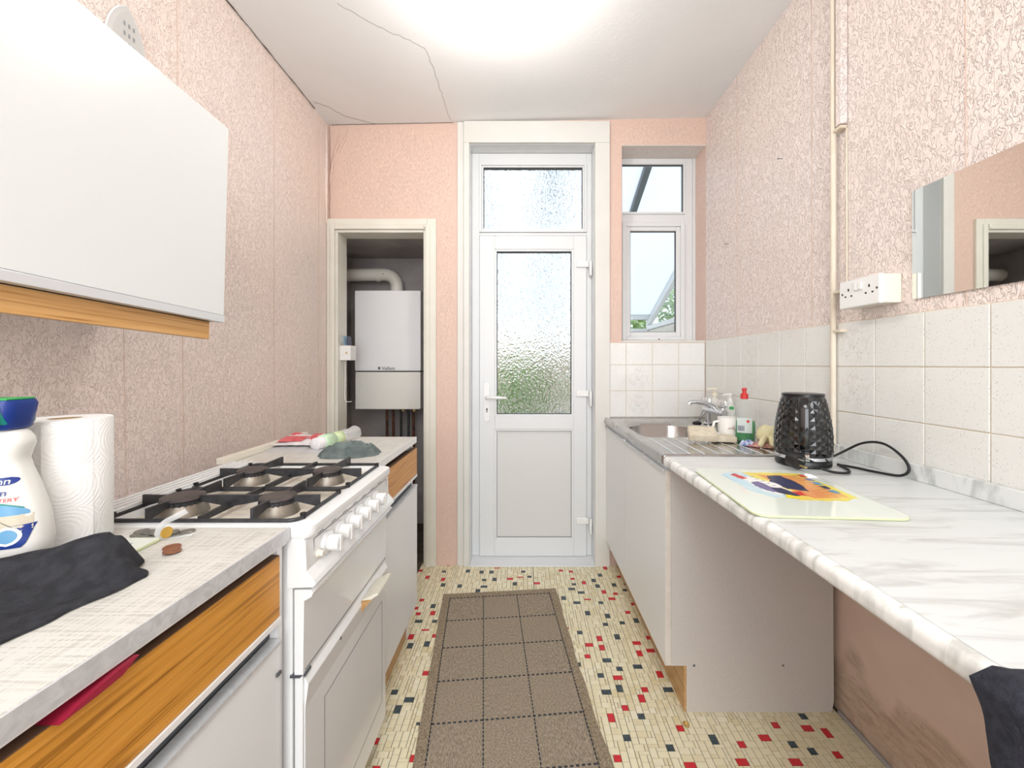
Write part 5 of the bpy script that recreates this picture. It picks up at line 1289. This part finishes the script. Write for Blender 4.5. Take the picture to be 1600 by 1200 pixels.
fe = thing('garden_fence', 'wooden board fence at the end of the garden', 'fence', (0, 10, -.05))
fm = None
for k in range(40):
    x = -5 + k * .3
    if fm is None:
        o = ob('fence_board', B().box(0, .27, 10, 10.02, -.05, 1.5, .004), 'fence', fe); fm = o.data; o['_o'] = [0, 0, 0]
    else: o = bpy.data.objects.new('fence_board', fm); C.objects.link(o); o.parent = fe
    o.location = (x, .0, .0) if k else (x, 0, 0)
ob('fence_rail', B().box(-5, 7, 9.96, 9.999, .25, .33).box(-5, 7, 9.96, 9.999, 1.1, 1.18), 'fence', fe)
def bush(name, label, cat, c, rx, rz__, n, seed, leafs=.07, trunk=.8):
    r2 = random.Random(seed); t = thing(name, label, cat, c)
    vs, fs = [], []
    for k in range(n):
        th = r2.uniform(0, 2 * PI); ph = math.acos(r2.uniform(-1, 1)); rad = r2.uniform(.35, 1) ** .5
        ctr = Vector((rx * rad * math.sin(ph) * math.cos(th), rx * rad * math.sin(ph) * math.sin(th), trunk + rz__ + rz__ * rad * math.cos(ph)))
        ctr += Vector((noise.noise(ctr * 2), noise.noise(ctr * 2 + Vector((4, 0, 0))), 0)) * .15
        a = Vector((r2.uniform(-1, 1), r2.uniform(-1, 1), r2.uniform(-.6, .6))).normalized(); b2 = a.cross(Vector((r2.uniform(-1, 1), r2.uniform(-1, 1), r2.uniform(-1, 1)))).normalized()
        s_ = leafs * r2.uniform(.6, 1.2); n0 = len(vs)
        vs += [ctr - a * s_, ctr + b2 * s_ * .4 + a.cross(b2) * s_ * .1, ctr + a * s_, ctr - b2 * s_ * .4 + a.cross(b2) * s_ * .1]; fs += [(n0, n0 + 1, n0 + 2), (n0, n0 + 2, n0 + 3)]
    me = bpy.data.meshes.new('foliage'); me.from_pydata([tuple(v) for v in vs], [], fs); me.materials.append(M['leaf'].m)
    o = bpy.data.objects.new('foliage', me); C.objects.link(o); o.parent = t; o['kind'] = 'stuff'
    ob('trunk', B().tube([(c[0], c[1], c[2]), (c[0] + .04, c[1], c[2] + trunk + rz__)], [.05, .02], 8), 'bark', t, smooth=60)
bush('garden_shrub', 'green shrub seen through the obscured door glass', 'shrub', (-.15, 8.0, -.05), .55, .62, 2600, 1, .07, .05)
bush('garden_tree', 'leafy tree beyond the lean-to side pane', 'tree', (3.4, 9.0, -.05), 1.4, 1.5, 4200, 2, .09, .9)
bush('garden_shrub', 'low green shrub beyond the right of the door', 'shrub', (1.6, 8.6, -.05), .6, .4, 1400, 4, .07, .05)

# ------------------------------------------------------------------ tidy
for o in bpy.data.objects:
    if '_o' in o: del o['_o']
